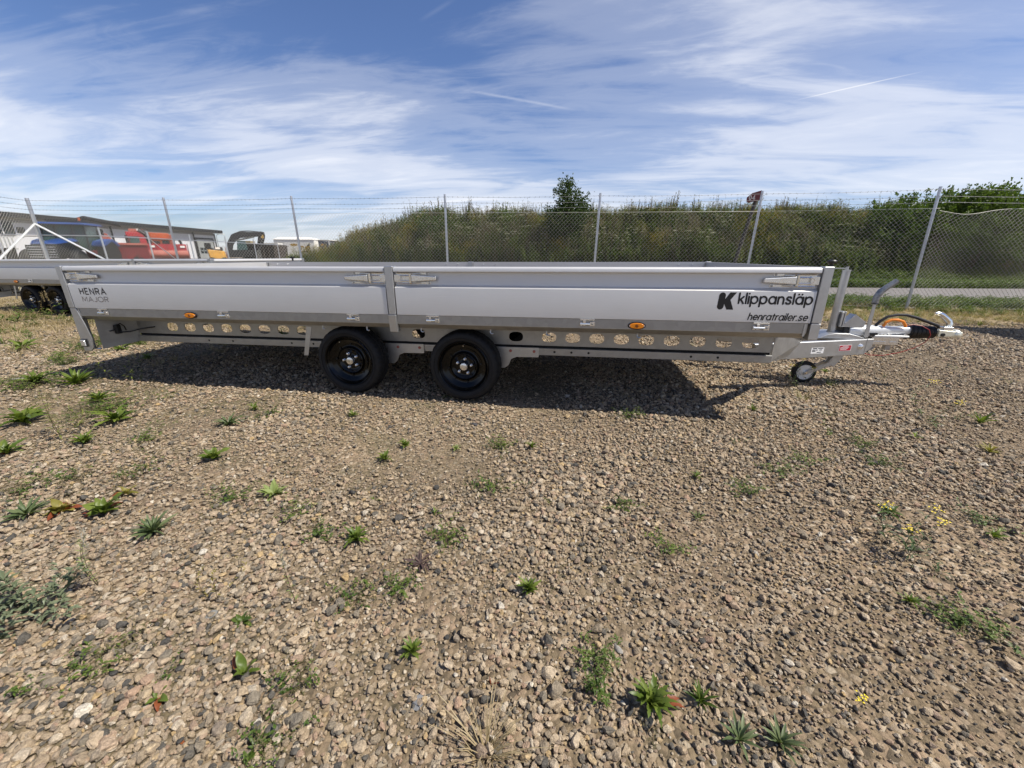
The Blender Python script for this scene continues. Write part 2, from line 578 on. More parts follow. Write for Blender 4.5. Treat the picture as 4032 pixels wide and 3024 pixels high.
def wheel(name, parent, x, y, z, r, mirror=False, seed=0):
    """tyre mesh with rim, hub cap and bolts as children; axle along Y, outer face at y"""
    s = -1 if mirror else 1
    w = 0.195
    ro = r
    ri = r - 0.083
    prof = [(ri - .004, .022), (ri + .004, .010), (ri + .018, .003), (r - .045, .000), (r - .024, .006), (r - .012, .017), (r - .005, .030), (r - .001, .046),
            (r, .060), (r - .007, .062), (r - .007, .068), (r, .070), (r, .092), (r - .007, .094), (r - .007, .101), (r, .103), (r, .125), (r - .007, .127), (r - .007, .133), (r, .135),
            (r - .001, w - .046), (r - .005, w - .030), (r - .012, w - .017), (r - .024, w - .006), (r - .045, w), (ri + .018, w - .003), (ri, w - .012)]
    block = {5, 6, 7, 20, 21, 22}

    def rf(i, j, rr):
        if i in block and j % 4 == 0:
            return rr - 0.006
        return rr
    ty = MB().lathe([(a, s * h) for a, h in prof], (0, 0, 0), 'y', 144, rfun=rf, caps=False)
    t = ty.build(name, M['rubber'], parent, smooth=True, sharp=28)
    # raised lettering band and rings on the sidewall
    mb = MB()
    for rr in (ri + .028, r - .05):
        mb.lathe([(rr - .0012, s * .002), (rr, -s * .0012), (rr + .0012, s * .002)], (0, 0, 0), 'y', 72, caps=False)
    mb.build('sidewall_ring', M['rubber'], t, smooth=True)
    rp = [(ri + .001, .004), (ri - .003, .000), (ri - .007, .002), (ri - .010, .012), (ri - .014, .020), (ri - .022, .028), (ri - .026, .040), (ri - .036, .046), (ri - .048, .050),
          (ri - .062, .060), (ri - .082, .066), (ri - .094, .060), (ri - .098, .046), (ri - .106, .040), (ri - .114, .044), (ri - .122, .056), (.072, .060), (.040, .058), (.034, .050), (.0, .050)]
    rim = MB().lathe([(max(a, 0.0), s * h) for a, h in rp], (0, 0, 0), 'y', 64, caps=False).build('rim', M['rim'], t, smooth=True, sharp=50)
    hub = MB().lathe([(.033, s * .052), (.033, s * .030), (.030, s * .024), (.020, s * .021), (.0, s * .020)], (0, 0, 0), 'y', 24).build('hub_cap', M['zinc'], t, smooth=True)
    for i in range(5):
        a = R(seed + 72 * i)
        c = (.062 * math.cos(a), s * .046, .062 * math.sin(a))
        MB().lathe([(.013, s * .014), (.013, 0), (.0095, -s * .003), (.0095, -s * .014), (.0, -s * .017)], c, 'y', 6).build('wheel_bolt', M['zinc'], t)
    for i in range(16):
        a = R(i * 22.5 + 4)
        rr = ri - .073
        MB().lathe([(.009, s * .058), (.007, s * .063), (.0, s * .0635)], (rr * math.cos(a), 0, rr * math.sin(a)), 'y', 8).build('vent_hole', M['dark'], t) if i % 2 == 0 else None
    MB().tube([((ri - .03) * math.cos(R(seed + 150)), s * .04, (ri - .03) * math.sin(R(seed + 150))), ((ri - .036) * math.cos(R(seed + 150)), s * .018, (ri - .036) * math.sin(R(seed + 150)))], .0045, 6).build('tyre_valve', M['zinc'], t)
    t.location = (x, y, z)
    t.rotation_euler = (0, R(seed * 3.7), 0)
    return t


def latch(parent, xp, d, zc, ys, side):
    """over-centre latch; xp the post edge, d = +1/-1 away from the post; side -1 near, +1 far; ys the panel face"""
    U = lambda u: xp + d * u
    Y = lambda q: ys + side * q
    mb = MB()

    def bx(m_, u0, u1, q0, q1, z0, z1):
        xa, xb = sorted((U(u0), U(u1))); ya, yb = sorted((Y(q0), Y(q1)))
        m_.box(xa, xb, ya, yb, zc + z0, zc + z1)
    bx(mb, .012, .165, .0005, .004, -.040, .040)
    bx(mb, .165, .285, .0005, .0035, -.043, -.027)
    bx(mb, .165, .270, .0005, .0035, .027, .043)
    bx(mb, .0, .05, .004, .020, -.026, .026)
    pl = mb.build('latch', M['zinc'], parent, bevel=.0015)
    lv = MB()
    a = [(U(.140), Y(.010), zc - .029), (U(.335), Y(.014), zc - .016), (U(.335), Y(.014), zc + .016), (U(.140), Y(.010), zc + .029)]
    b = [(U(.140), Y(.030), zc - .024), (U(.331), Y(.028), zc - .012), (U(.331), Y(.028), zc + .012), (U(.140), Y(.030), zc + .024)]
    lv.hexa(a, b)
    lv.build('lever', M['zinc'], pl, bevel=.004)
    MB().tube([(U(.128), Y(.018), zc - .034), (U(.128), Y(.018), zc + .034)], .009, 10).build('pivot_pin', M['chrome'], pl, smooth=True)
    q = .017
    loop = [(U(.122), Y(q), zc + .019), (U(.050), Y(q), zc + .019), (U(.036), Y(q), zc + .012), (U(.032), Y(q), zc), (U(.036), Y(q), zc - .012), (U(.050), Y(q), zc - .019), (U(.122), Y(q), zc - .019)]
    MB().tube(loop, .0042, 8).build('wire_bail', M['chrome'], pl, smooth=True)
    for zs in (-1, 1):
        MB().tube([(U(.02), Y(.010), zc + zs * .037), (U(.14), Y(.011), zc + zs * .037), (U(.21), Y(.007), zc + zs * .034)], .0042, 8).build('guard_rod', M['chrome'], pl, smooth=True)
        xx = U(.272 if zs < 0 else .258)
        MB().lathe([(.007, 0), (.007, side * .003), (.0, side * .004)], (xx, Y(.0035), zc + zs * .036), 'y', 10).build('screw_head', M['galv_dull'], pl, smooth=True)
    return pl


def hinge(parent, x, ys, side):
    Y = lambda q: ys + side * q
    mb = MB()

    def bx(m_, x0, x1, q0, q1, z0, z1):
        ya, yb = sorted((Y(q0), Y(q1)))
        m_.box(x + x0, x + x1, ya, yb, z0, z1)
    bx(mb, -.052, .05, .001, .012, .677, .6865)
    bx(mb, -.03, -.012, .002, .016, .640, .677)
    h = mb.build('hinge', M['zinc'], parent, bevel=.0012)
    MB().tube([(x - .05, Y(.012), .651), (x + .02, Y(.012), .651)], .008, 10).build('hinge_pin', M['chrome'], h, smooth=True)
    m2 = MB()
    bx(m2, .018, .052, .001, .010, .636, .667)
    bx(m2, -.052, -.034, .001, .010, .638, .664)
    m2.build('hinge_bracket', M['zinc'], h, bevel=.0012)
    MB().lathe([(.008, 0), (.007, side * .003), (.0, side * .004)], (x + .036, Y(.010), .651), 'y', 10).build('hinge_bolt', M['galv_dull'], h, smooth=True)
    return h


def marker_lamp(parent, x, ys, side):
    e = [(x + .062 * math.cos(R(i * 15)), .646 + .0275 * math.sin(R(i * 15))) for i in range(24)]
    o = MB().prism([(u, v) for u, v in e], 'y', ys, ys + side * .008).build('marker_lamp', M['blackplastic'], parent, bevel=.001)
    lens = []
    for i in range(24):
        a = R(i * 15)
        lens.append((x + .052 * math.cos(a), .646 + .0205 * math.sin(a)))
    MB().prism(lens, 'y', ys + side * .008, ys + side * .016).build('amber_lens', M['amber'], o, bevel=.003)
    MB().lathe([(.012, 0), (.011, side * .002), (.0, side * .0025)], (x, ys + side * .016, .646), 'y', 14).build('lens_boss', pmat_dark_amber, o, smooth=True)
    for s in (-1, 1):
        MB().lathe([(.0045, 0), (.004, side * .004), (.0, side * .005)], (x + s * .049, ys + side * .012, .646), 'y', 8).build('screw_head', M['zinc'], o)
    return o


pmat_dark_amber = pmat('dark_amber', (0.22, 0.06, 0.004), 0.3)


def make_trailer(name, Lg, W, posts, hubs, r, hubz, letters=True, holesA=None, holesB=None, drop=None):
    """flatbed trailer: x 0 rear .. Lg front, y 0 near side .. W far side"""
    T = empty(name)
    # ---- deck and cross members
    MB().box(.05, Lg - .05, .035, W - .035, .662, .684).build('deck', M['ply'], T)
    for i in range(9):
        x = .25 + (Lg - .5) * i / 8
        MB().box(x - .02, x + .02, .05, W - .05, .585, .6605).build('cross_member', M['galv_dull'], T)
    # ---- side panels between posts
    edges = [(posts[i] + .038, posts[i + 1] - .038) for i in range(len(posts) - 1)]
    for side in (-1, 1):
        for (a, b) in edges:
            prof = PANEL if side < 0 else [(W - u, v) for u, v in PANEL]
            p = MB().prism(prof, 'x', a, b).build('side_panel', M['alu'], T, smooth=True, sharp=25)
            for xx in (a + .14, a + .30, b - .30, b - .14):
                yy = .030 if side < 0 else W - .030
                MB().lathe([(.008, 0), (.006, -side * .003), (.0, -side * .0045)], (xx, yy, 1.018), 'y', 10).build('rivet', M['zinc'], p, smooth=True)
        ys = .016 if side < 0 else W - .016
        for i, px_ in enumerate(posts):
            if i < len(posts) - 1:
                latch(T, px_ + .036, 1, .963, ys, side)
            if i > 0:
                latch(T, px_ - .036, -1, .963, ys, side)
    # ---- end gates
    for x0, s in ((.020, -1), (Lg - .020, 1)):
        prof = [(x0 - s * u, v) for u, v in PANEL]
        mb = MB()
        n = len(prof)
        mb.add([(u, .045, v) for u, v in prof] + [(u, W - .045, v) for u, v in prof], [tuple(range(n)), tuple(range(n, 2 * n))[::-1]] + [(i, (i + 1) % n, n + (i + 1) % n, n + i) for i in range(n)])
        mb.build('end_gate', M['alu'], T, smooth=True, sharp=25)
        MB().box(min(x0 - s * .02, x0 + s * .018), max(x0 - s * .02, x0 + s * .018), .05, W - .05, .585, .686).build('end_beam', M['galv_dull'], T, bevel=.002)
    # ---- side beams
    for side in (-1, 1):
        f = (lambda u: u) if side < 0 else (lambda u: W - u)
        prof = [(f(.060), .6865), (f(-.004), .6865), (f(-.004), .618), (f(.034), .581), (f(.06), .581), (f(.06), .585), (f(.036), .585), (f(.001), .620), (f(.001), .6825), (f(.06), .6825)]
        bmx = MB().prism(prof, 'x', .075, Lg - .075).build('side_beam', M['galv_dull'], T, bevel=.0015)
        # welded seam lips at the beam ends
        for xx in (.090, Lg - .092):
            ya, yb = sorted((f(-.0075), f(.02)))
            MB().box(xx - .007, xx + .007, ya, yb, .600, .684).build('end_lip', M['galv'], bmx)
        n = 6 if len(posts) == 3 else 5
        xs_h = [.357, 1.574, 2.747, 3.407, 4.574, 5.735] if Lg > 6 else [Lg * q for q in (.07, .27, .45, .62, .80, .94)]
        for xh in xs_h:
            hinge(T, xh, f(-.004), side)
        for xm in ((1.245, 4.921) if Lg > 6 else (Lg * .2, Lg * .82)):
            marker_lamp(T, xm, f(-.004), side)
        for xk in ([2.45, 2.84, 3.30, 3.86, 4.29, 4.95] if Lg > 6 else [Lg * q for q in (.3, .5, .7, .85)]):
            y = f(.035)
            MB().tube([(xk - .012, y, .583), (xk - .012, y, .565), (xk - .008, y - side * -.006, .556), (xk + .004, y - side * -.01, .552), (xk + .014, y - side * -.012, .556)], .0055, 6).build('lashing_hook', M['galv'], T, smooth=True)
    # ---- posts
    for side in (-1, 1):
        f = (lambda u: u) if side < 0 else (lambda u: W - u)
        for i, px_ in enumerate(posts):
            if 0 < i < len(posts) - 1:
                ya, yb = f(-.016), f(.05)
                mb = MB()
                w0, w1 = .034, .029
                a0 = [(px_ - w0, yb, 1.05), (px_ + w0, yb, 1.05), (px_ + w0, ya, 1.05), (px_ - w0, ya, 1.05)]
                a1 = [(px_ - w1, yb, .690), (px_ + w1, yb, .690), (px_ + w1, ya, .690), (px_ - w1, ya, .690)]
                mb.hexa(a1, a0)
                po = mb.build('stake_post', M['galv'], T, bevel=.005)
                m2 = MB()
                yo = f(-.030)
                m2.hexa([(px_ - .030, f(.03), .556), (px_ + .034, f(.03), .556), (px_ + .034, f(-.022), .556), (px_ - .030, f(-.022), .556)],
                        [(px_ - .030, f(.03), .6885), (px_ + .030, f(.03), .6885), (px_ + .030, yo, .6885), (px_ - .030, yo, .6885)])
                m2.build('post_pocket', M['galv'], po, bevel=.003)
            elif i == 0:
                ya, yb = f(-.014), f(.055)
                lo, hi = sorted((ya, yb))
                po = MB().box(px_ - .030, px_ + .030, lo, hi, .689, 1.05).build('corner_post', M['galv'], T, bevel=.006)
                mb = MB()
                q = [(px_ - .030, .6875), (px_ + .034, .6875), (px_ + .075, .55), (px_ + .100, .415), (px_ + .085, .33), (px_ + .050, .297), (px_ - .030, .297)]
                mb.prism(q, 'y', lo + .004, lo + .012)
                mb.box(px_ - .030, px_ + .028, lo + .013, hi - .002, .300, .6875)
                mb.build('post_foot', M['galv'], po, bevel=.003)
                bkt = MB().box(px_ - .026, px_ + .040, min(f(-.020), f(-.012)), max(f(-.020), f(-.012)), .335, .408).build('clearance_lamp', M['blackplastic'], po, bevel=.004)
                MB().box(px_ - .018, px_ + .030, min(f(-.028), f(-.020)), max(f(-.028), f(-.020)), .344, .400).build('lamp_lens', M['lampglass'], bkt, bevel=.004)
                MB().tube([(px_ + .045, f(.0), .315), (px_ + .11, f(.03), .312)], .007, 8).build('tie_bolt', M['chrome'], po, smooth=True)
            else:
                lo, hi = sorted((f(-.014), f(.055)))
                po = MB().box(px_ - .030, px_ + .030, lo, hi, .689, 1.05).build('corner_post', M['galv'], T, bevel=.006)
                MB().box(px_ - .030, px_ + .030, lo, hi, .577, .6875).build('post_foot', M['galv'], po, bevel=.004)
    # ---- chassis
    for side in (-1, 1):
        f = (lambda u: u) if side < 0 else (lambda u: W - u)
        y0, y1 = sorted((f(.335), f(.340)))
        mb = MB()
        hA = [(x, .474, .060, .041) for x in holesA]
        web_with_holes(mb, .22, 5.995 / 6.1 * Lg, .404, .584, y0, y1, hA)
        ch = mb.build('chassis_beam', M['galv_dull'], T)
        lo, hi = sorted((f(.312), f(.368)))
        fl = MB().box(.22, 6.0 / 6.1 * Lg, lo, hi, .326, .386).build('lower_flange', M['galv_dull'], ch, bevel=.003)
        MB().box(.22, 5.99 / 6.1 * Lg, f(.345) - .004, f(.345) + .004, .380, .410).build('dark_gap_strip', M['dark'], ch)  # near-black strip stands in for the dark gap between web and flange
        for xx in (1.02, 1.28, 1.9, 2.12, 4.33, 4.47, 4.61, 5.41, 5.61):
            xx *= Lg / 6.1
            MB().lathe([(.010, 0), (.0, side * .0012)], (xx, f(.312), .357), 'y', 10).build('bolt_hole', M['dark'], fl)
        # axle carrier plates
        for h in hubs:
            for (a, b, c) in ((h + .36, h + .60, 1),):
                pts = [(h + .27, .205), (h + .31, .205), (h + .345, .235), (h + .365, .285), (h + .41, .305), (h + .60, .308), (h + .60, .39), (h - .25, .39), (h - .25, .305), (h - .2, .25), (h, .20)]
                lo2, hi2 = sorted((f(.302), f(.3115)))
                pl = MB().prism([(u, v) for u, v in pts], 'y', lo2, hi2).build('axle_plate', M['galv'], ch, bevel=.002)
                for xx in (h + .36, h + .56):
                    MB().lathe([(.013, 0), (.012, side * .006), (.0, side * .008)], (xx, f(.302), .358), 'y', 10).build('red_bolt', M['redbolt'], pl, smooth=True)
        # rear gusset plate to the corner post and front plate to the drawbar
        a = [Vector((.22, f(.335), .327)), Vector((.22, f(.335), .584)), Vector((.115, f(.07), .575)), Vector((.105, f(.07), .298))]
        nrm = Vector((0, -side * -.003, 0))
        MB().hexa([v - Vector((0, .002, 0)) for v in a], [v + Vector((0, .002, 0)) for v in a]).build('rear_gusset', M['galv_dull'], T)
        xe = 6.0 / 6.1 * Lg
        a = [Vector((xe, f(.33), .330)), Vector((xe, f(.33), .584)), Vector((xe + .52, f(.93), .385)), Vector((xe + .42, f(.90), .245))]
        MB().hexa([v - Vector((0, .002, 0)) for v in a], [v + Vector((0, .002, 0)) for v in a]).build('front_gusset', M['galv_dull'], T)
        # mudguard bracket
        MB().hexa([(hubs[0] - .352, f(.098), .556), (hubs[0] - .302, f(.098), .556), (hubs[0] - .378, f(.098), .304), (hubs[0] - .418, f(.098), .304)],
                  [(hubs[0] - .352, f(.102), .556), (hubs[0] - .302, f(.102), .556), (hubs[0] - .378, f(.102), .304), (hubs[0] - .418, f(.102), .304)]).build('mudguard_bracket', M['galv'], T)
    # ---- axles and wheels
    for k, h in enumerate(hubs):
        zc = hubz(h)
        MB().box(h - .035, h + .035, .34, W - .34, zc + .02, zc + .09).build('axle', M['galv_dull'], T)
        for side in (-1, 1):
            y = .0795 if side < 0 else W - .0795
            wheel('wheel', T, h, y, zc, r, side > 0, 14 + 9 * k)
            y2 = .26 if side < 0 else W - .26
            MB().lathe([(.10, y2), (.10, y2 + .06 * -side), (.05, y2 + .08 * -side)], (h, 0, zc), 'y', 20).build('brake_drum', M['dark'], T)
            MB().box(h - .02, h + .22, min(y2 + .07 * -side, y2 + .1 * -side), max(y2 + .07 * -side, y2 + .1 * -side), zc - .03, zc + .06).build('swing_arm', M['galv_dull'], T)
    # ---- drawbar
    YC = W / 2
    x6 = Lg
    for side in (-1, 1):
        def q(x, off):
            t_ = (x - 6.05) / 1.15
            yy = .74 + (1.09 - .74) * t_
            return (YC + side * (YC - yy)) - side * off * -1
        P0, P1 = x6 - .05, x6 + 1.10
        y0a, y1a = YC + side * .47, YC + side * .125
        th = .055 * side
        a = [(P0, y0a, .225), (P0, y0a - th, .225), (P0, y0a - th, .382), (P0, y0a, .382)]
        xb = x6 + 1.04
        b1 = [(xb, y1a, .245), (xb, y1a - th * .9, .245), (xb, y1a - th * .9, .388), (xb, y1a, .388)]
        db = MB().hexa(a, b1).build('drawbar', M['galv'], T, bevel=.006)
        nose = MB().hexa(b1, [(x6 + 1.10, YC + side * .115, .315), (x6 + 1.10, YC + side * .07, .315), (x6 + 1.10, YC + side * .07, .392), (x6 + 1.10, YC + side * .115, .392)])
        nose.build('drawbar_nose', M['galv'], db, bevel=.003)
        if side < 0:
            fn = lambda x: y0a + (y1a - y0a) * (x - P0) / (xb - P0)
            sl = (y1a - y0a) / (xb - P0)

            def plate(nm, x0, x1, z0, z1, mat, off, par):
                return MB().hexa([(x0, fn(x0) - off, z0), (x1, fn(x1) - off, z0), (x1, fn(x1) - off, z1), (x0, fn(x0) - off, z1)],
                                 [(x0, fn(x0) - off - .0006, z0), (x1, fn(x1) - off - .0006, z0), (x1, fn(x1) - off - .0006, z1), (x0, fn(x0) - off - .0006, z1)]).build(nm, mat, par)
            d0 = x6 - 6.1
            s1 = plate('data_sticker', 6.60 + d0, 6.725 + d0, .275, .330, M['sticker'], .0015, db)
            for rr, (u0, u1) in enumerate(((6.615, 6.655), (6.665, 6.715), (6.610, 6.640), (6.648, 6.664), (6.680, 6.705), (6.612, 6.645), (6.66, 6.70))):
                zz_ = (.322, .322, .308, .308, .308, .297, .287)[rr]
                plate('sticker_print', u0 + d0, u1 + d0, zz_ - .003, zz_ + (.003 if rr else .0045), M['ink'], .0024, s1)
            s2 = plate('warning_sticker', 6.872 + d0, 6.995 + d0, .288, .344, M['sticker'], .0015, db)
            plate('red_field', 6.876 + d0, 6.991 + d0, .292, .340, M['redsticker'], .0024, s2)
            for rr in range(4):
                plate('sticker_print', (6.905 if rr == 0 else 6.884) + d0, (6.965 if rr == 0 else 6.98 - .01 * rr) + d0, .330 - .010 * rr, .3335 - .010 * rr, M['sticker'], .0033, s2)
            xx = 7.082 + d0
            MB().lathe([(.026, 0), (.025, -.004), (.017, -.010), (.0, -.013)], (xx, fn(xx) - .001, .322), 'y', 20).build('cap_bolt', M['zinc'], db, smooth=True)
    D0 = x6 - 6.1
    tx = Matrix.Translation((D0, 0, 0))

    def part(mb, nm, mt_, par=T, **kw):
        return mb.xf(tx).build(nm, mt_, par, **kw)
    # coupling head mount (square box at nose)
    sock = part(MB().box(7.20, 7.440, YC - .062, YC + .062, .327, .402), 'coupling_mount', M['zinc'], bevel=.006)
    part(MB().box(7.228, 7.335, YC - .070, YC - .0625, .352, .360).box(7.365, 7.42, YC - .070, YC - .0625, .352, .360), 'mount_rib', M['zinc'], sock)
    part(MB().box(7.192, 7.200, YC - .085, YC + .085, .255, .402), 'mount_strap', M['blackplastic'], sock)
    part(MB().lathe([(.038, -.006), (.038, .006), (.024, .006), (.024, -.006)], (7.262, YC, .300), 'y', 20, closed=True), 'safety_eye', M['galv_dull'], sock, smooth=True)
    part(MB().box(7.372, 7.418, YC - .02, YC + .02, .272, .326), 'chain_lug', M['galv_dull'], sock, bevel=.004)
    # overrun housing: a lofted casting
    secs = [(7.015, .070, .398, .492), (7.05, .074, .396, .496), (7.20, .074, .394, .498), (7.30, .062, .404, .497), (7.40, .048, .418, .492), (7.47, .044, .424, .494), (7.53, .044, .424, .496)]
    mb = MB()
    rings = []
    for (x, hw, z0, z1) in secs:
        zc = (z0 + z1) / 2; hz = (z1 - z0) / 2
        rings.append([(x, YC + u - 0.0, v) for u, v in superell(0, 0, hw, hz, 16, 3.2)])
        rings[-1] = [(x, yy, zc + v) for (x, yy, v) in rings[-1]]
    n = 16
    vs = [p for rg in rings for p in rg]
    fs = [(i * n + j, i * n + (j + 1) % n, (i + 1) * n + (j + 1) % n, (i + 1) * n + j) for i in range(len(rings) - 1) for j in range(n)]
    fs += [tuple(range(n))[::-1], tuple(range((len(rings) - 1) * n, len(rings) * n))]
    body = part(mb.add(vs, fs), 'overrun_housing', M['cast'], smooth=True, sharp=40)
    part(MB().box(6.965, 7.013, YC - .06, YC + .06, .40, .485), 'housing_cover', M['blackplastic'], body, bevel=.012)
    part(MB().hexa([(7.175, YC - .0755, .440), (7.245, YC - .0755, .440), (7.240, YC - .0755, .412), (7.182, YC - .0755, .412)], [(7.175, YC - .0765, .440), (7.245, YC - .0765, .440), (7.240, YC - .0765, .412), (7.182, YC - .0765, .412)]), 'type_plate', M['ink'], body)
    part(MB().box(7.22, 7.50, YC - .082, YC + .082, .403, .420), 'flange_plate', M['cast'], body, bevel=.004)
    for bxx in (7.29, 7.35, 7.475):
        part(MB().lathe([(.014, .0), (.014, .010), (.0, .012)], (bxx, YC - .066, .420), 'z', 6), 'flange_bolt', M['zinc'], body)
    # bellows
    prof = []
    for i in range(25):
        u = i / 24
        prof.append((.058 - .012 * u + .0095 * math.cos(u * 2 * math.pi * 6), 7.525 + .205 * u))
    part(MB().lathe(prof, (0, YC, .446), 'x', 28), 'bellows', M['bellows'], smooth=True, sharp=80)
    # coupling head
    mb = MB()
    mb.lathe([(.030, 7.715), (.030, 7.79), (.024, 7.80)], (0, YC, .446), 'x', 20)
    mb.hexa([(7.755, YC - .036, .408), (7.755, YC + .036, .408), (7.755, YC + .036, .474), (7.755, YC - .036, .474)], [(7.945, YC - .044, .418), (7.945, YC + .044, .418), (7.945, YC + .038, .456), (7.945, YC - .038, .456)])
    head = part(mb, 'coupling_head', M['coupling'], bevel=.006)
    part(MB().lathe([(.046, .408), (.050, .416), (.049, .446), (.038, .466), (.018, .476), (.0, .478)], (7.905, YC, 0), 'z', 24), 'ball_cup', M['coupling'], head, smooth=True)
    part(MB().lathe([(.016, -.004), (.016, .004)], (7.790, YC - .040, .430), 'y', 12), 'grommet', M['blackplastic'], head)
    part(MB().box(7.79, 7.865, YC - .030, YC + .030, .470, .500), 'handle_base', M['zinc'], head, bevel=.004)
    part(MB().tube([(7.835, YC, .485), (7.840, YC, .525), (7.828, YC, .552), (7.800, YC, .575), (7.765, YC, .603), (7.735, YC, .617), (7.700, YC, .617)], [.030, .027, .024, .022, .020, .018, .012], 14), 'coupling_handle', M['chrome'], head, smooth=True, sharp=60)
    # brake lever
    lev = part(MB().hexa([(7.125, YC - .092, .40), (7.160, YC - .092, .40), (7.160, YC - .082, .40), (7.125, YC - .082, .40)], [(7.128, YC - .092, .715), (7.152, YC - .092, .715), (7.152, YC - .082, .715), (7.128, YC - .082, .715)]), 'brake_lever', M['galv'], bevel=.002)
    part(MB().tube([(7.139, YC - .087, .700), (7.140, YC - .087, .765), (7.160, YC - .087, .812), (7.20, YC - .087, .852), (7.262, YC - .087, .905)], [.024, .026, .026, .024, .023], 14), 'lever_grip', M['grip'], lev, smooth=True, sharp=60)
    part(MB().lathe([(.027, .0), (.027, .006)], (7.139, YC - .087, .705), 'z', 14), 'grip_band', M['blackplastic'], lev)
    # cables
    part(MB().tube([(7.235, YC - .03, .500), (7.265, YC - .03, .545), (7.315, YC - .03, .585), (7.385, YC - .03, .603), (7.46, YC - .03, .602), (7.55, YC - .03, .578), (7.65, YC - .03, .542), (7.735, YC - .03, .510), (7.745, YC - .03, .492)], .0125, 10), 'breakaway_hose', M['blackplastic'], smooth=True)
    part(MB().tube([(7.285, YC - .05, .498), (7.300, YC - .05, .535), (7.340, YC - .05, .558), (7.390, YC - .05, .560), (7.435, YC - .05, .545), (7.462, YC - .05, .510), (7.465, YC - .05, .492)], .012, 10), 'orange_loop', M['orange'], smooth=True)
    part(MB().tube([(7.465, YC - .05, .508), (7.52, YC - .052, .520), (7.585, YC - .062, .512), (7.638, YC - .08, .48), (7.655, YC - .09, .43), (7.630, YC - .09, .37), (7.56, YC - .09, .315), (7.46, YC - .09, .27), (7.33, YC - .09, .236), (7.22, YC - .09, .235), (7.13, YC - .09, .262)], .0032, 6), 'red_safety_cable', M['redcable'], smooth=True)
    # jockey wheel
    JX = 6.885
    JY = YC - .02
    tube = part(MB().lathe([(.031, .435), (.031, .985), (.034, .986), (.034, .994), (.0, .995)], (JX, JY, 0), 'z', 24), 'jockey_tube', M['galv'], smooth=True, sharp=40)
    part(MB().lathe([(.036, .425), (.036, .440)], (JX, JY, 0), 'z', 20).lathe([(.026, .18), (.026, .426)], (JX, JY, 0), 'z', 20), 'inner_tube', M['galv_dull'], tube, smooth=True, sharp=40)
    part(MB().tube([(JX, JY, .99), (JX, JY, 1.022)], .012, 10).box(JX - .145, JX + .005, JY - .006, JY + .006, 1.004, 1.012), 'crank_arm', M['galv'], tube)
    part(MB().lathe([(.016, 1.010), (.014, 1.040), (.022, 1.050), (.036, 1.058), (.038, 1.070), (.030, 1.078), (.0, 1.080)], (JX - .135, JY, 0), 'z', 20), 'crank_knob', M['blackplastic'], tube, smooth=True)
    cl_ = part(MB().hexa([(6.925, JY - .045, .487), (7.12, JY - .045, .487), (7.128, JY - .045, .532), (7.028, JY - .045, .605)], [(6.925, JY + .04, .487), (7.12, JY + .04, .487), (7.128, JY + .04, .532), (7.028, JY + .04, .605)]), 'clamp_bracket', M['galv'], bevel=.003)
    part(MB().box(6.912, 6.930, JY - .05, JY + .045, .490, .625).box(6.936, 6.948, JY - .05, JY + .045, .490, .628), 'clamp_plate', M['galv'], cl_, bevel=.002)
    # arched cover on the drawbar
    part(MB().prism([(6.72, .385), (6.80, .425), (6.86, .436), (6.98, .436), (7.06, .415), (7.11, .398), (7.11, .385)], 'y', YC - .13, YC + .10), 'drawbar_cover', M['galv'], bevel=.004)
    # swivel wheel on its fork
    jw = part(MB().tube([(6.985, JY, .20), (6.985, JY, .235)], .02, 8), 'jockey_wheel', M['galv_dull'])
    part(MB().hexa([(6.955, JY - .030, .225), (7.040, JY - .030, .225), (6.970, JY - .030, .10), (6.910, JY - .030, .13)], [(6.955, JY - .022, .225), (7.040, JY - .022, .225), (6.970, JY - .022, .10), (6.910, JY - .022, .13)])
         .hexa([(6.955, JY + .022, .225), (7.040, JY + .022, .225), (6.970, JY + .022, .10), (6.910, JY + .022, .13)], [(6.955, JY + .030, .225), (7.040, JY + .030, .225), (6.970, JY + .030, .10), (6.910, JY + .030, .13)]), 'wheel_fork_plate', M['galv'], jw)
    for sg in (-1, 1):
        part(MB().hexa([(6.725, JY + sg * .042, .005), (6.935, JY + sg * .042, .115), (6.920, JY + sg * .042, .150), (6.715, JY + sg * .042, .035)], [(6.725, JY + sg * .036, .005), (6.935, JY + sg * .036, .115), (6.920, JY + sg * .036, .150), (6.715, JY + sg * .036, .035)]), 'fork_arm', M['galv'], jw)
    WX, WZ, WR = 6.735, .033, .110
    part(MB().lathe([(.074, -.024), (.085, -.028), (.100, -.024), (WR - .002, -.014), (WR, 0), (WR - .002, .014), (.100, .024), (.085, .028), (.074, .024)], (WX, JY, WZ), 'y', 40, closed=True), 'jockey_tyre', M['rubber'], jw, smooth=True)
    part(MB().lathe([(.076, -.024), (.072, -.028), (.066, -.022), (.058, -.008), (.040, -.008), (.030, -.020), (.022, -.026), (.010, -.030), (.0, -.031)], (WX, JY, WZ), 'y', 32), 'jockey_rim', M['cast'], jw, smooth=True, sharp=60)
    part(MB().lathe([(.012, -.050), (.012, .05)], (WX, JY, WZ), 'y', 10), 'wheel_axle', M['chrome'], jw)
    # junction box and cable behind the rear gusset
    jb = MB().box(.165, .205, .16, .20, .425, .51).build('junction_box', M['blackplastic'], T, bevel=.006)
    MB().tube([(.19, .16, .44), (.24, .24, .435), (.30, .30, .455), (.42, .332, .47)], .006, 6).build('brake_cable', M['blackplastic'], jb, smooth=True)
    MB().tube([(.155, .13, .455), (.165, .16, .46), (.185, .17, .50), (.205, .2, .52), (.215, .22, .49), (.21, .23, .45)], .005, 6).build('lamp_cable', M['blackplastic'], jb, smooth=True)
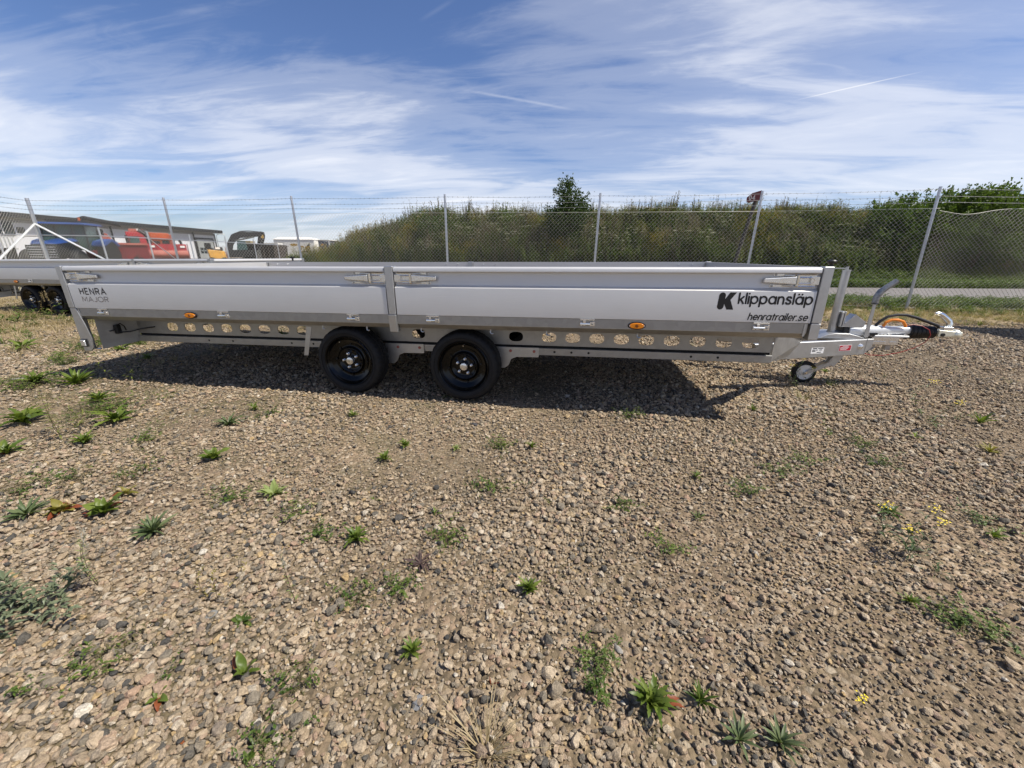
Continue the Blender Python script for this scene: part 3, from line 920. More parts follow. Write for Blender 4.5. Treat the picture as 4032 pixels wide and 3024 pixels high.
    if letters:
        yy = -.0108
        lettering('lettering', 'HENRA', .180, .811, .270, .050, .0105, yy, M['inkgrey'], T, gap=.24, label='bold dark grey capital letters near the rear post', capround=False)
        lettering('lettering', 'MAJOR', .180, .747, .272, .042, .0048, yy, M['inkbrown'], T, gap=.17, label='thin brown grey capital letters under the bold word', capround=False)
        lettering('lettering', 'klippansläp', 5.566, .814, .446, .066, .0118, yy, M['ink'], T, gap=.19, label='black rounded lowercase word by the front post', unit=.75)
        lettering('lettering', 'henratrailer.se', 5.643, .706, .362, .044, .0074, yy, M['ink'], T, shear=.18, gap=.2, label='small black slanted web address', unit=.75)
        mb = MB()
        ribbon(mb, [(5.455, .791), (5.459, .864)], .042, yy)
        pts = [(5.474, .832), (5.505, .885), (5.546, .885), (5.513, .836), (5.540, .771), (5.497, .771), (5.474, .815)]
        mb.add([(u, yy - .0002, v) for u, v in pts], [tuple(range(len(pts)))])
        o = mb.build('logo_letter', M['ink'], T, recalc=False)
        o['label'] = 'heavy black letter K with a rounded stem'
    return T


M['redbolt'] = pmat('red_marked_bolt', (0.35, 0.12, 0.10), 0.5, 0.3)
M['coupling'] = pmat('cream_zinc_coupling', (0.74, 0.71, 0.58), 0.3, 0.7, 0.1, 20)

# ------------------------------------------------------------------ setting: ground
def wav(x, y, s, seed):
    a = 0.0
    for k, (fx, fy, ph) in enumerate(((1.0, .37, .3), (-.45, 1.13, 1.9), (.83, -.91, 4.1), (1.71, 1.33, 2.2), (-2.1, .7, 5.2))):
        a = a + np.sin((x * fx + y * fy) / s * 2.1 + ph + seed * 1.7 + 1.3 * np.sin((x * fy - y * fx) / s + seed)) / (1 + .35 * k)
    return a / 3.0


def ground_z(x, y):
    x = np.asarray(x, float); y = np.asarray(y, float)
    near = np.clip(1.2 - np.hypot(x - 4, y + 1) / 14.0, 0.15, 1)
    return (wav(x, y, 1.1, 1) * .006 + wav(x, y, .34, 2) * .0035) * near - .004


def axis_coords(lo, hi, c0, c1, fine):
    a = list(np.arange(c0, c1, fine))
    s = fine
    x = c0
    left = []
    while x > lo:
        s *= 1.22
        x -= s
        left.append(x)
    s = fine
    x = a[-1]
    right = []
    while x < hi:
        s *= 1.22
        x += s
        right.append(x)
    return np.array(left[::-1] + a + right)


def grid_mesh(name, xs, ys, zf, mat, parent=None, smooth=True):
    X, Y = np.meshgrid(xs, ys)
    Z = zf(X, Y)
    v = np.stack([X.ravel(), Y.ravel(), Z.ravel()], 1)
    nx, ny = len(xs), len(ys)
    i = (np.arange(ny - 1)[:, None] * nx + np.arange(nx - 1)[None, :]).ravel()
    f = np.stack([i, i + 1, i + 1 + nx, i + nx], 1)
    me = bpy.data.meshes.new(name)
    me.from_pydata(v.tolist(), [], f.tolist())
    me.materials.append(mat)
    if smooth:
        me.polygons.foreach_set('use_smooth', [True] * len(me.polygons))
    o = bpy.data.objects.new(name, me)
    col.objects.link(o)
    o.parent = parent
    return o


mt, t, b = mat_new('gravelly_soil')
pos = N(t, 'ShaderNodeNewGeometry').outputs['Position']
sepg = N(t, 'ShaderNodeSeparateXYZ'); L(t, pos, sepg.inputs[0])
vor = N(t, 'ShaderNodeTexVoronoi'); vor.inputs['Scale'].default_value = 46; vor.inputs['Randomness'].default_value = 1.0
L(t, pos, vor.inputs['Vector'])
vsep = N(t, 'ShaderNodeSeparateColor'); L(t, vor.outputs['Color'], vsep.inputs[0])
vor2 = N(t, 'ShaderNodeTexVoronoi'); vor2.inputs['Scale'].default_value = 150
L(t, pos, vor2.inputs['Vector'])
v2 = N(t, 'ShaderNodeSeparateColor'); L(t, vor2.outputs['Color'], v2.inputs[0])
stone_c = ramp(t, vsep.outputs[0], [(0.0, (.075, .062, .048)), (.16, (.19, .148, .098)), (.45, (.29, .222, .145)), (.68, (.36, .265, .185)), (.86, (.42, .33, .235)), (1.0, (.54, .47, .37))])
fine_c = ramp(t, v2.outputs[1], [(0.0, (.058, .043, .029)), (.5, (.130, .099, .066)), (1.0, (.25, .197, .134))])
edge = ramp(t, vor.outputs['Distance'], [(.0, 1.0), (.55, .92), (.85, .55)])
stone_c = mix_col(t, 1.0, stone_c, edge, 'MULTIPLY')
big_n = noise(t, pos, .9, 6, .62)
gcol = mix_col(t, ramp(t, big_n, [(.40, .30), (.60, .85)]), fine_c, stone_c)
n3 = noise(t, pos, .23, 6, .6)
tone = ramp(t, n3, [(.32, (.80, .80, .78)), (.68, (1.08, 1.04, .98))])
gcol = mix_col(t, 1.0, gcol, tone, 'MULTIPLY')
# straw / turf zones
straw = mix_col(t, noise(t, pos, 26, 5, .7), (.22, .165, .085), (.40, .31, .17))
turf = mix_col(t, noise(t, pos, 18, 5, .7), (.040, .058, .014), (.105, .125, .034))
wob = math_node(t, 'MULTIPLY', math_node(t, 'SUBTRACT', noise(t, pos, .8, 5, .65), .5), 3.4)
yw_ = math_node(t, 'ADD', sepg.outputs[1], wob)
ms = ramp(t, math_node(t, 'DIVIDE', yw_, 20), [(.22, 0), (.34, .85)])
left_ = ramp(t, math_node(t, 'MULTIPLY', math_node(t, 'ADD', math_node(t, 'ADD', sepg.outputs[0], math_node(t, 'MULTIPLY', wob, .7)), 4.5), .2), [(.15, 1.0), (.75, 0.0)])
left_ = math_node(t, 'MULTIPLY', left_, ramp(t, math_node(t, 'DIVIDE', math_node(t, 'ADD', yw_, 1.5), 5), [(.18, 0), (.55, .9)]))
ms = math_node(t, 'MAXIMUM', ms, left_)
gcol = mix_col(t, ms, gcol, straw)
mg = ramp(t, math_node(t, 'DIVIDE', yw_, 20), [(.36, 0), (.43, .92)])
gcol = mix_col(t, mg, gcol, turf)
# bare brown yard far to the left beyond the fence
my = math_node(t, 'MULTIPLY', ramp(t, math_node(t, 'DIVIDE', math_node(t, 'ADD', sepg.outputs[0], 40), 40), [(.62, 1.0), (.74, 0.0)]), ramp(t, math_node(t, 'DIVIDE', sepg.outputs[1], 20), [(.4, 0), (.6, 1)]))
gcol = mix_col(t, my, gcol, mix_col(t, noise(t, pos, 1.5, 5), (.15, .115, .085), (.23, .18, .14)))
# olive moss film in patches of the yard
moss = math_node(t, 'MULTIPLY', ramp(t, noise(t, pos, 1.7, 6, .7), [(.46, 0), (.62, .75)]), ramp(t, math_node(t, 'DIVIDE', math_node(t, 'ADD', sepg.outputs[0], 2), 10), [(.25, 1.0), (.75, .12)]))
gcol = mix_col(t, moss, gcol, (.105, .100, .048))
L(t, gcol, b.inputs['Base Color'])
b.inputs['Roughness'].default_value = .92
b.inputs['Specular IOR Level'].default_value = .25
bn = N(t, 'ShaderNodeBump'); bn.inputs['Strength'].default_value = .9; bn.inputs['Distance'].default_value = .012
hh = math_node(t, 'ADD', math_node(t, 'MULTIPLY', math_node(t, 'SUBTRACT', 1.0, vor.outputs['Distance']), .8), math_node(t, 'MULTIPLY', noise(t, pos, 90, 4, .7), .7))
L(t, hh, bn.inputs['Height']); L(t, bn.outputs[0], b.inputs['Normal'])
M['ground'] = mt

gx = axis_coords(-420, 420, 0.2, 8.0, .06)
gy = axis_coords(-60, 700, -2.6, 2.0, .06)
ground = grid_mesh('ground', gx, gy, ground_z, M['ground'])
tag(ground, kind='structure')

M['asphalt'] = pmat('grey_asphalt', (.17, .155, .145), .9, 0, .12, 3.0, .4, 160)
road_pts_near = [(-60, 10.3), (-10, 10.3), (8, 10.3), (13, 10.43), (17.4, 10.99), (30, 12.6), (70, 18)]
road_pts_far = [(-60, 15.4), (-10, 15.3), (8, 15.2), (14, 15.2), (20, 16.2), (33, 19.2), (75, 29)]
mb = MB()
k = len(road_pts_near)
mb.add([(x, y, .03) for x, y in road_pts_near] + [(x, y, .03) for x, y in road_pts_far] + [(x, y - .15, -.05) for x, y in road_pts_near] + [(x, y + .15, -.05) for x, y in road_pts_far],
       [(i, i + 1, k + i + 1, k + i) for i in range(k - 1)] + [(2 * k + i, 2 * k + i + 1, i + 1, i) for i in range(k - 1)] + [(k + i, k + i + 1, 3 * k + i + 1, 3 * k + i) for i in range(k - 1)])
tag(mb.build('road', M['asphalt']), kind='structure')


# bank of earth beyond the road, falling away to the left
def bank_z(x, y):
    yf = np.where(x > 14, (x - 14) * .24, 0) * .8
    toe, crest = 16.2 + yf, 22.0 + yf
    u = np.clip((y - toe) / (crest - toe), 0, 1)
    up = u * u * (3 - 2 * u)
    dn = np.clip((y - crest) / 10, 0, 1)
    h = 2.45 + .18 * wav(x, y * 0, 5, 3) + .012 * np.clip(x, 0, 30)
    end = np.clip((x + 13.0) / 8.0, 0, 1)
    end = end * end * (3 - 2 * end)
    return h * end * up * (1 - .5 * dn * dn) - .06 + .08 * wav(x, y, 1.3, 4) * up


M['bank'] = pmat('bank_soil', (.060, .058, .026), .95, 0, .35, 2.0, .8, 20)
bank = grid_mesh('bank', np.arange(-14, 62, .7), np.arange(15.6, 45, .6), bank_z, M['bank'])
tag(bank, kind='structure')

# ------------------------------------------------------------------ scatter helper
def scatter(name, pts, rots, scl, idx, protos, mat_holder=None):
    me = bpy.data.meshes.new(name)
    n = len(pts)
    me.vertices.add(n)
    me.vertices.foreach_set('co', np.asarray(pts, np.float32).ravel())
    a = me.attributes.new('rot', 'FLOAT_VECTOR', 'POINT'); a.data.foreach_set('vector', np.asarray(rots, np.float32).ravel())
    a = me.attributes.new('scl', 'FLOAT_VECTOR', 'POINT'); a.data.foreach_set('vector', np.asarray(scl, np.float32).ravel())
    a = me.attributes.new('idx', 'INT', 'POINT'); a.data.foreach_set('value', np.asarray(idx, np.int32))
    o = bpy.data.objects.new(name, me)
    col.objects.link(o)
    c = bpy.data.collections.new(name + '_pieces')
    for i, p in enumerate(protos):
        p.name = '%s_piece_%03d' % (name, i)
        c.objects.link(p)
    ng = bpy.data.node_groups.new(name + '_scatter', 'GeometryNodeTree')
    ng.interface.new_socket('Geometry', in_out='INPUT', socket_type='NodeSocketGeometry')
    ng.interface.new_socket('Geometry', in_out='OUTPUT', socket_type='NodeSocketGeometry')
    gi = ng.nodes.new('NodeGroupInput'); go = ng.nodes.new('NodeGroupOutput')
    ci = ng.nodes.new('GeometryNodeCollectionInfo')
    ci.inputs['Collection'].default_value = c
    ci.inputs['Separate Children'].default_value = True
    ci.inputs['Reset Children'].default_value = True
    ip = ng.nodes.new('GeometryNodeInstanceOnPoints')
    ip.inputs['Pick Instance'].default_value = True

    def attr(nm, ty):
        q = ng.nodes.new('GeometryNodeInputNamedAttribute')
        q.data_type = ty
        q.inputs['Name'].default_value = nm
        return [s for s in q.outputs if s.enabled and s.name == 'Attribute'][0]
    e2r = ng.nodes.new('FunctionNodeEulerToRotation')
    ng.links.new(attr('rot', 'FLOAT_VECTOR'), e2r.inputs[0])
    ng.links.new(gi.outputs[0], ip.inputs['Points'])
    ng.links.new(ci.outputs[0], ip.inputs['Instance'])
    ng.links.new(attr('idx', 'INT'), ip.inputs['Instance Index'])
    ng.links.new(e2r.outputs[0], ip.inputs['Rotation'])
    ng.links.new(attr('scl', 'FLOAT_VECTOR'), ip.inputs['Scale'])
    ng.links.new(ip.outputs[0], go.inputs[0])
    md = o.modifiers.new('scatter', 'NODES')
    md.node_group = ng
    return o


def proto(v, f, mat, smooth=False, mats=None, fm=None):
    me = bpy.data.meshes.new('piece')
    me.from_pydata(v, [], f)
    for q in (mats or [mat]):
        me.materials.append(q)
    if fm is not None:
        me.polygons.foreach_set('material_index', fm)
    if smooth:
        me.polygons.foreach_set('use_smooth', [True] * len(me.polygons))
    return bpy.data.objects.new('piece', me)


# ------------------------------------------------------------------ gravel
mt, t, b = mat_new('gravel_stone')
oi = N(t, 'ShaderNodeObjectInfo')
g = N(t, 'ShaderNodeTexCoord').outputs['Object']
c0 = ramp(t, oi.outputs['Random'], [(0.0, (.060, .060, .062)), (.05, (.12, .115, .108)), (.12, (.235, .21, .175)), (.28, (.35, .28, .205)), (.44, (.40, .325, .24)), (.55, (.46, .375, .29)), (.62, (.38, .27, .205)),
                                    (.70, (.26, .225, .19)), (.80, (.45, .37, .28)), (.90, (.50, .45, .385)), (.97, (.44, .32, .17)), (1.0, (.66, .63, .58))], 'LINEAR')
sp = noise(t, g, 5.0, 6, .75)
c0 = mix_col(t, 1.0, c0, ramp(t, sp, [(.30, (.46, .43, .38)), (.50, (.95, .90, .80)), (.72, (1.42, 1.36, 1.22))]), 'MULTIPLY')
L(t, c0, b.inputs['Base Color'])
b.inputs['Roughness'].default_value = .8
b.inputs['Specular IOR Level'].default_value = .3
bn = N(t, 'ShaderNodeBump'); bn.inputs['Strength'].default_value = .5; bn.inputs['Distance'].default_value = .1
L(t, noise(t, g, 3.5, 5, .7), bn.inputs['Height']); L(t, bn.outputs[0], b.inputs['Normal'])
M['stone'] = mt


def stone_proto(seed, sub=2):
    r_ = np.random.default_rng(seed)
    bm = bmesh.new()
    bmesh.ops.create_icosphere(bm, subdivisions=sub, radius=.5)
    v = np.array([p.co[:] for p in bm.verts])
    for _ in range(13):
        d = r_.normal(size=3); d /= np.linalg.norm(d)
        h = r_.uniform(.24, .40)
        over = v @ d - h
        v = v - np.where(over > 0, over * 1.0, 0)[:, None] * d
    v = v * np.array([1.0, r_.uniform(.65, .9), r_.uniform(.45, .68)])
    f = [tuple(q.index for q in p.verts) for p in bm.faces]
    bm.free()
    o = proto(v.tolist(), f, M['stone'], True)
    o.data.set_sharp_from_angle(angle=R(24))
    return o


def in_view(x, y, margin=1.04):
    d = np.stack([x - CAM.x, y - CAM.y, np.zeros_like(x) - CAM.z], -1)
    z = d @ np.array(FW); u = d @ np.array(RT); w = d @ np.array(UP)
    hx, hy = 2016 / 1525.9, 1512 / 1525.9
    return (z > .2) & (np.abs(u) < z * hx * margin + .12) & (np.abs(w) < z * hy * margin + .12), z


def density_patch(x, y):
    return .5 + .5 * np.clip(wav(x, y, .45, 5) * .7 + wav(x, y, 1.5, 6) * .9 + .1, -1, 1)


def gravel_points():
    P, S = [], []
    for (z0, z1, dens, smin, smean) in ((0, 1.7, 12000, .005, .0122), (1.7, 2.9, 9000, .007, .0138), (2.9, 4.6, 5200, .010, .0170), (4.6, 7.5, 2200, .015, .0225), (7.5, 12.5, 450, .022, .030)):
        xlo, xhi = CAM.x - z1 * 1.7 - .5, CAM.x + z1 * 1.6 + .5
        ylo, yhi = CAM.y + .3, CAM.y + z1 * 1.35
        n = int((xhi - xlo) * (yhi - ylo) * dens)
        x = rng.uniform(xlo, xhi, n); y = rng.uniform(ylo, yhi, n)
        ok, z = in_view(x, y)
        keep = ok & (z >= z0) & (z < z1)
        pd = density_patch(x, y)
        keep &= rng.uniform(0, 1, n) < (.20 + .80 * pd ** 1.1)
        keep &= y < 6.3
        fade = np.clip((y + np.clip(-x - .5, 0, 4) * .55 - 1.0) / 4.5, 0, 1) * np.clip(2.0 - x / 4, 0, 1)
        keep &= rng.uniform(0, 1, n) > fade * .85
        mat_ = np.clip((3.2 - x) / 3, 0, 1) * np.clip(.5 + 1.1 * wav(x, y, .8, 33), 0, 1)
        keep &= rng.uniform(0, 1, n) > mat_ * .62
        x, y, pd = x[keep], y[keep], pd[keep]
        s = np.clip(smean * np.exp(rng.normal(0, .42, len(x))) * (.62 + .72 * pd), smin, .05)
        P.append(np.stack([x, y, ground_z(x, y) + s * .30], 1)); S.append(s)
    return np.concatenate(P), np.concatenate(S)


gp, gs = gravel_points()
ng_ = len(gp)
rot = np.stack([rng.normal(0, .28, ng_), rng.normal(0, .28, ng_), rng.uniform(0, 6.283, ng_)], 1)
sc3 = gs[:, None] * np.stack([rng.uniform(.85, 1.35, ng_), rng.uniform(.85, 1.15, ng_), rng.uniform(.85, 1.3, ng_)], 1)
gravel = scatter('gravel', gp, rot, sc3, rng.integers(0, 12, ng_), [stone_proto(100 + i) for i in range(12)])
tag(gravel, 'loose beige, pink and grey gravel covering the yard', 'gravel', kind='stuff')
print('gravel stones', ng_)

# ------------------------------------------------------------------ vegetation pieces
def leaf_quad(p, d, ln, w, up, fold=.25, droop=.2):
    """a folded pointed leaf: 6 vertices, 4 triangles"""
    p = np.array(p, float); d = np.array(d, float); d /= np.linalg.norm(d) + 1e-9
    s = np.cross(d, up); s /= np.linalg.norm(s) + 1e-9
    nn = np.cross(s, d)
    mid = p + d * ln * .5 + nn * ln * .04
    tip = p + d * ln - nn * ln * droop
    return [tuple(p), tuple(mid + s * w * .5 + nn * w * fold), tuple(mid), tuple(mid - s * w * .5 + nn * w * fold), tuple(tip)], [(0, 2, 1), (0, 3, 2), (1, 2, 4), (2, 3, 4)]


class PB:
    def __init__(self):
        self.v, self.f, self.m = [], [], []

    def add(self, vs, fs, mi=0):
        o = len(self.v)
        self.v += vs
        self.f += [tuple(i + o for i in f) for f in fs]
        self.m += [mi] * len(fs)

    def stem(self, pts, r0, r1, mi=0):
        k = len(pts)
        vs = []
        for i, p in enumerate(pts):
            r_ = r0 + (r1 - r0) * i / (k - 1)
            for j in range(3):
                a = j * 2.094
                vs.append((p[0] + r_ * math.cos(a), p[1] + r_ * math.sin(a), p[2]))
        self.add(vs, [(i * 3 + j, i * 3 + (j + 1) % 3, (i + 1) * 3 + (j + 1) % 3, (i + 1) * 3 + j) for i in range(k - 1) for j in range(3)], mi)


def herb(seed, h=1.0, stems=6, spread=.22, leaves=26, ln=.10, w=.035, head=None, up=.5, start=.08):
    """one clump of leafy upright weed; head: None, 'plume', 'gold', 'umbel'"""
    r_ = np.random.default_rng(seed)
    pb = PB()
    hs = min(1.0, h ** .8)
    for _ in range(stems):
        a = r_.uniform(0, 6.283); rr = spread * r_.uniform(.1, 1)
        hh = h * r_.uniform(.65, 1.08)
        b0 = np.array([rr * math.cos(a) * .5, rr * math.sin(a) * .5, 0]); tp = np.array([rr * math.cos(a) * 1.4, rr * math.sin(a) * 1.4, hh])
        ben = r_.normal(0, .05, 3)
        pts = [b0 + (tp - b0) * u + ben * math.sin(u * 3.14) for u in (0, .33, .66, 1)]
        pb.stem(pts, .0055 * min(h, 1) ** .8, .0022 * min(h, 1) ** .8, 1)
        for i in range(leaves):
            u = start + (1 - start) * (i + r_.uniform(0, 1)) / leaves
            p = b0 + (tp - b0) * u + ben * math.sin(u * 3.14)
            an = r_.uniform(0, 6.283)
            d = np.array([math.cos(an), math.sin(an), up + r_.normal(0, .3)])
            l_ = ln * r_.uniform(.6, 1.25) * (1.15 - .6 * u)
            pb.add(*leaf_quad(p, d, l_, w * r_.uniform(.7, 1.2) * (1.1 - .5 * u), (0, 0, 1)), 0)
        if head == 'plume':
            for i in range(26):
                u = r_.uniform(.72, 1.12); an = r_.uniform(0, 6.283)
                p = b0 + (tp - b0) * u
                d = np.array([math.cos(an) * .6, math.sin(an) * .6, 1.2])
                pb.add(*leaf_quad(p, d, hs * .07 * r_.uniform(.6, 1.3), hs * .012, (0, 1, .2)), 2)
        elif head == 'gold':
            for i in range(34):
                u = r_.uniform(.82, 1.08); an = r_.uniform(0, 6.283)
                p = b0 + (tp - b0) * u + np.array([math.cos(an), math.sin(an), 0]) * hs * r_.uniform(0, .07)
                pb.add(*leaf_quad(p, np.array([math.cos(an), math.sin(an), .9]), hs * .045, hs * .022, (0, 0, 1)), 2)
        elif head == 'umbel':
            for i in range(14):
                an = r_.uniform(0, 6.283); rr2 = hs * r_.uniform(0, .07)
                p = tp + np.array([math.cos(an) * rr2, math.sin(an) * rr2, r_.uniform(-.01, .02)])
                pb.add(*leaf_quad(p, np.array([math.cos(an), math.sin(an), .2]), hs * .03, hs * .025, (0, 0, 1)), 2)
    return pb


def pb_proto(pb, mats):
    return proto(pb.v, pb.f, None, False, mats, pb.m)


M['leaf_dark'] = leaf_mat('dark_leaf', (.020, .040, .008), (.054, .088, .018), .22)
M['leaf_mid'] = leaf_mat('mid_green_leaf', (.050, .094, .014), (.132, .180, .032), .28)
M['leaf_olive'] = leaf_mat('olive_leaf', (.072, .098, .018), (.165, .182, .042), .28)
M['leaf_lime'] = leaf_mat('yellow_green_leaf', (.110, .155, .018), (.220, .250, .042), .32)
M['leaf_red'] = leaf_mat('russet_leaf', (.065, .032, .016), (.130, .062, .030), .2)
M['leaf_dry'] = leaf_mat('olive_brown_leaf', (.085, .075, .030), (.150, .125, .055), .2)
M['stem'] = leaf_mat('weed_stem', (.040, .038, .015), (.085, .066, .030), .0)
M['straw'] = leaf_mat('dry_straw', (.26, .195, .105), (.46, .37, .22), .25)
M['plume'] = leaf_mat('seed_plume', (.10, .085, .055), (.19, .16, .11), .3)
M['gold'] = leaf_mat('goldenrod_flower', (.17, .125, .012), (.26, .20, .025), .2)
M['white_f'] = leaf_mat('white_umbel', (.42, .40, .34), (.60, .58, .50), .2)
M['grass'] = leaf_mat('verge_grass', (.060, .098, .014), (.145, .185, .036), .3)
M['silver'] = leaf_mat('silver_green_leaf', (.10, .125, .065), (.19, .215, .13), .2)
M['bark'] = pmat('bark', (.055, .045, .034), .9, 0, .3, 14, .6, 40)


def bank_scatter():
    kinds = []
    kinds += [pb_proto(herb(1, 1.15, 7, .28, 22, .15, .062), [M['leaf_olive'], M['stem']])]
    kinds += [pb_proto(herb(2, 1.0, 7, .30, 24, .15, .075), [M['leaf_mid'], M['stem']])]
    kinds += [pb_proto(herb(3, 1.25, 6, .22, 24, .10, .030, 'plume'), [M['leaf_olive'], M['stem'], M['plume']])]
    kinds += [pb_proto(herb(4, 1.1, 8, .26, 34, .12, .034, 'gold', .25), [M['leaf_lime'], M['stem'], M['gold']])]
    kinds += [pb_proto(herb(5, 1.0, 7, .30, 24, .16, .085), [M['leaf_dark'], M['stem']])]
    kinds += [pb_proto(herb(6, 1.05, 6, .22, 18, .11, .035, 'plume'), [M['leaf_red'], M['stem'], M['plume']])]
    kinds += [pb_proto(herb(7, 1.2, 6, .25, 20, .12, .04, 'umbel'), [M['leaf_mid'], M['stem'], M['white_f']])]
    kinds += [pb_proto(herb(8, 1.3, 8, .16, 16, .16, .014, 'plume', 1.4), [M['straw'], M['stem'], M['plume']])]
    kinds += [pb_proto(herb(9, 1.0, 8, .28, 30, .13, .05, None, .3), [M['leaf_lime'], M['stem']])]
    n = 30000
    x = rng.uniform(-13.5, 40, n); y = rng.uniform(16.0, 27.5, n)
    yf = np.where(x > 14, (x - 14) * .24, 0) * .8
    yy = y + yf
    z = bank_z(x, yy)
    face = np.clip(1.25 - (y - 17) / 14, .25, 1)
    keep = (rng.uniform(0, 1, n) < face) & (z > -.02)
    # only what stands in or near the field of view
    ok, dz = in_view(x, yy, 1.25)
    keep &= (np.abs((x - CAM.x)) < dz * 1.75)
    x, yy, y, z = x[keep], yy[keep], y[keep], z[keep]
    n = len(x)
    reg = wav(x, yy, 2.0, 7); reg2 = wav(x, yy, 1.1, 8); gold = wav(x, yy * .6, 1.5, 9)
    idx = rng.choice([0, 0, 1, 1, 1, 1, 2, 6, 7, 4, 4, 8], n)
    idx = np.where((reg > .35) & (rng.uniform(0, 1, n) < .7), rng.choice([4, 1, 1, 0], n), idx)
    idx = np.where((gold > .34) & (rng.uniform(0, 1, n) < .75), rng.choice([3, 8, 8], n), idx)
    idx = np.where((reg2 > .55) & (rng.uniform(0, 1, n) < .5), rng.choice([5, 7], n), idx)
    low = np.clip((y - 16.0) / 2.4, 0, 1)
    idx = np.where((x < -7) & (rng.uniform(0, 1, n) < .65), rng.choice([8, 8, 1, 3], n), idx)
    s = (.35 + .62 * low) * rng.uniform(.7, 1.3, n) * (1 + .30 * wav(x, yy, 1.5, 31) + .15 * wav(x, yy, .6, 32))
    # the foot of the bank is low leafy green
    foot = y < 17.9
    idx = np.where(foot, rng.choice([1, 1, 8, 8, 1, 1], n), idx)
    s = np.where(foot, s * .50, s)
    # the far right is taller and darker
    right = np.clip((x - 14) / 6, 0, 1) * (y > 18.3)
    idx = np.where((rng.uniform(0, 1, n) < right * .7), rng.choice([4, 4, 0, 1], n), idx)
    rot = np.stack([rng.normal(0, .09, n), rng.normal(0, .09, n), rng.uniform(0, 6.283, n)], 1)
    sc = np.stack([s * rng.uniform(.9, 1.25, n), s * rng.uniform(.9, 1.25, n), s], 1)
    o = scatter('weed_thicket', np.stack([x, yy, z - .03], 1), rot, sc, idx, kinds)
    tag(o, 'tall mixed weeds and goldenrod covering the bank behind the fence', 'weeds', kind='stuff')
    print('thicket', n)


bank_scatter()


def grass_tuft(seed, blades=16, h=.12, spread=.05, w=.006, lean=.6):
    r_ = np.random.default_rng(seed)
    pb = PB()
    for _ in range(blades):
        a = r_.uniform(0, 6.283); rr = spread * r_.uniform(0, 1)
        p = np.array([rr * math.cos(a), rr * math.sin(a), 0])
        d = np.array([math.cos(a) * lean * r_.uniform(.2, 1.2), math.sin(a) * lean * r_.uniform(.2, 1.2), 1])
        hh = h * r_.uniform(.5, 1.2)
        s = np.array([-math.sin(a), math.cos(a), 0]) * w * .5
        m_ = p + d * hh * .55
        tip = p + d * hh * .9 + np.array([d[0], d[1], -.35]) * hh * .25
        pb.add([tuple(p - s), tuple(p + s), tuple(m_ + s * .8), tuple(m_ - s * .8), tuple(tip)], [(0, 1, 2, 3), (3, 2, 4)], 0)
    return pb


def turf():
    gr = [pb_proto(grass_tuft(20 + i, 18, .16, .09, .010), [M['grass']]) for i in range(3)]
    gr += [pb_proto(herb(30 + i, .16, 6, .12, 8, .09, .03, None, .5, .05), [M['leaf_mid'], M['stem']]) for i in range(2)]
    gr += [pb_proto(grass_tuft(40 + i, 22, .17, .08, .006, .8), [M['straw']]) for i in range(3)]
    X, Y, I, S = [], [], [], []

    def lay(n, x0, x1, y0, y1, ch, s0, s1, fy=None):
        x = rng.uniform(x0, x1, n); y = rng.uniform(y0, y1, n)
        if fy is not None:
            k_ = rng.uniform(0, 1, n) < fy(x, y)
            x, y = x[k_], y[k_]
        X.append(x); Y.append(y); I.append(rng.choice(ch, len(x))); S.append(rng.uniform(s0, s1, len(x)))
    nz = lambda x, y: np.clip(.55 + .6 * wav(x, y, .9, 12), .05, 1)
    lay(5200, 6, 17, 8.3, 10.35, [0, 1, 2, 3, 4, 0, 5], .6, 1.3, nz)          # between fence and road
    lay(1600, 7, 16, 7.3, 8.4, [0, 3, 5, 6, 7, 4], .5, 1.1, nz)
    lay(3000, 7, 14.5, 5.6, 7.6, [5, 6, 7, 5, 0], .25, .75, nz)              # straw before the fence
    lay(14000, 12, 34, 15.3, 19.2, [0, 1, 2, 3, 4, 3], .8, 1.9, lambda x, y: (y > 15.25 + np.clip(x - 14, 0, 40) * .2).astype(float))
    lay(6200, -9.5, .3, .4, 7.0, [5, 6, 7, 5, 6], .25, .8, lambda x, y: np.clip(.25 + .22 * (y - .2) - .10 * (x + 1.5), .0, 1) * nz(x, y))
    lay(700, -7.5, .2, .2, 3.0, [3, 4, 0], .3, .9, lambda x, y: np.clip(wav(x, y, .7, 14) * 1.4 - .15, 0, 1))
    x = np.concatenate(X); y = np.concatenate(Y); i = np.concatenate(I); s = np.concatenate(S)
    n = len(x)
    z = np.maximum(ground_z(x, y), np.where(y > 15.7, bank_z(x, y), -1)) - .004
    rot = np.stack([rng.normal(0, .12, n), rng.normal(0, .12, n), rng.uniform(0, 6.283, n)], 1)
    o = scatter('rough_grass', np.stack([x, y, z], 1), rot, np.repeat(s[:, None], 3, 1), i, gr)
    tag(o, 'green verge grass and dry straw along the fence and road', 'grass', kind='stuff')


turf()


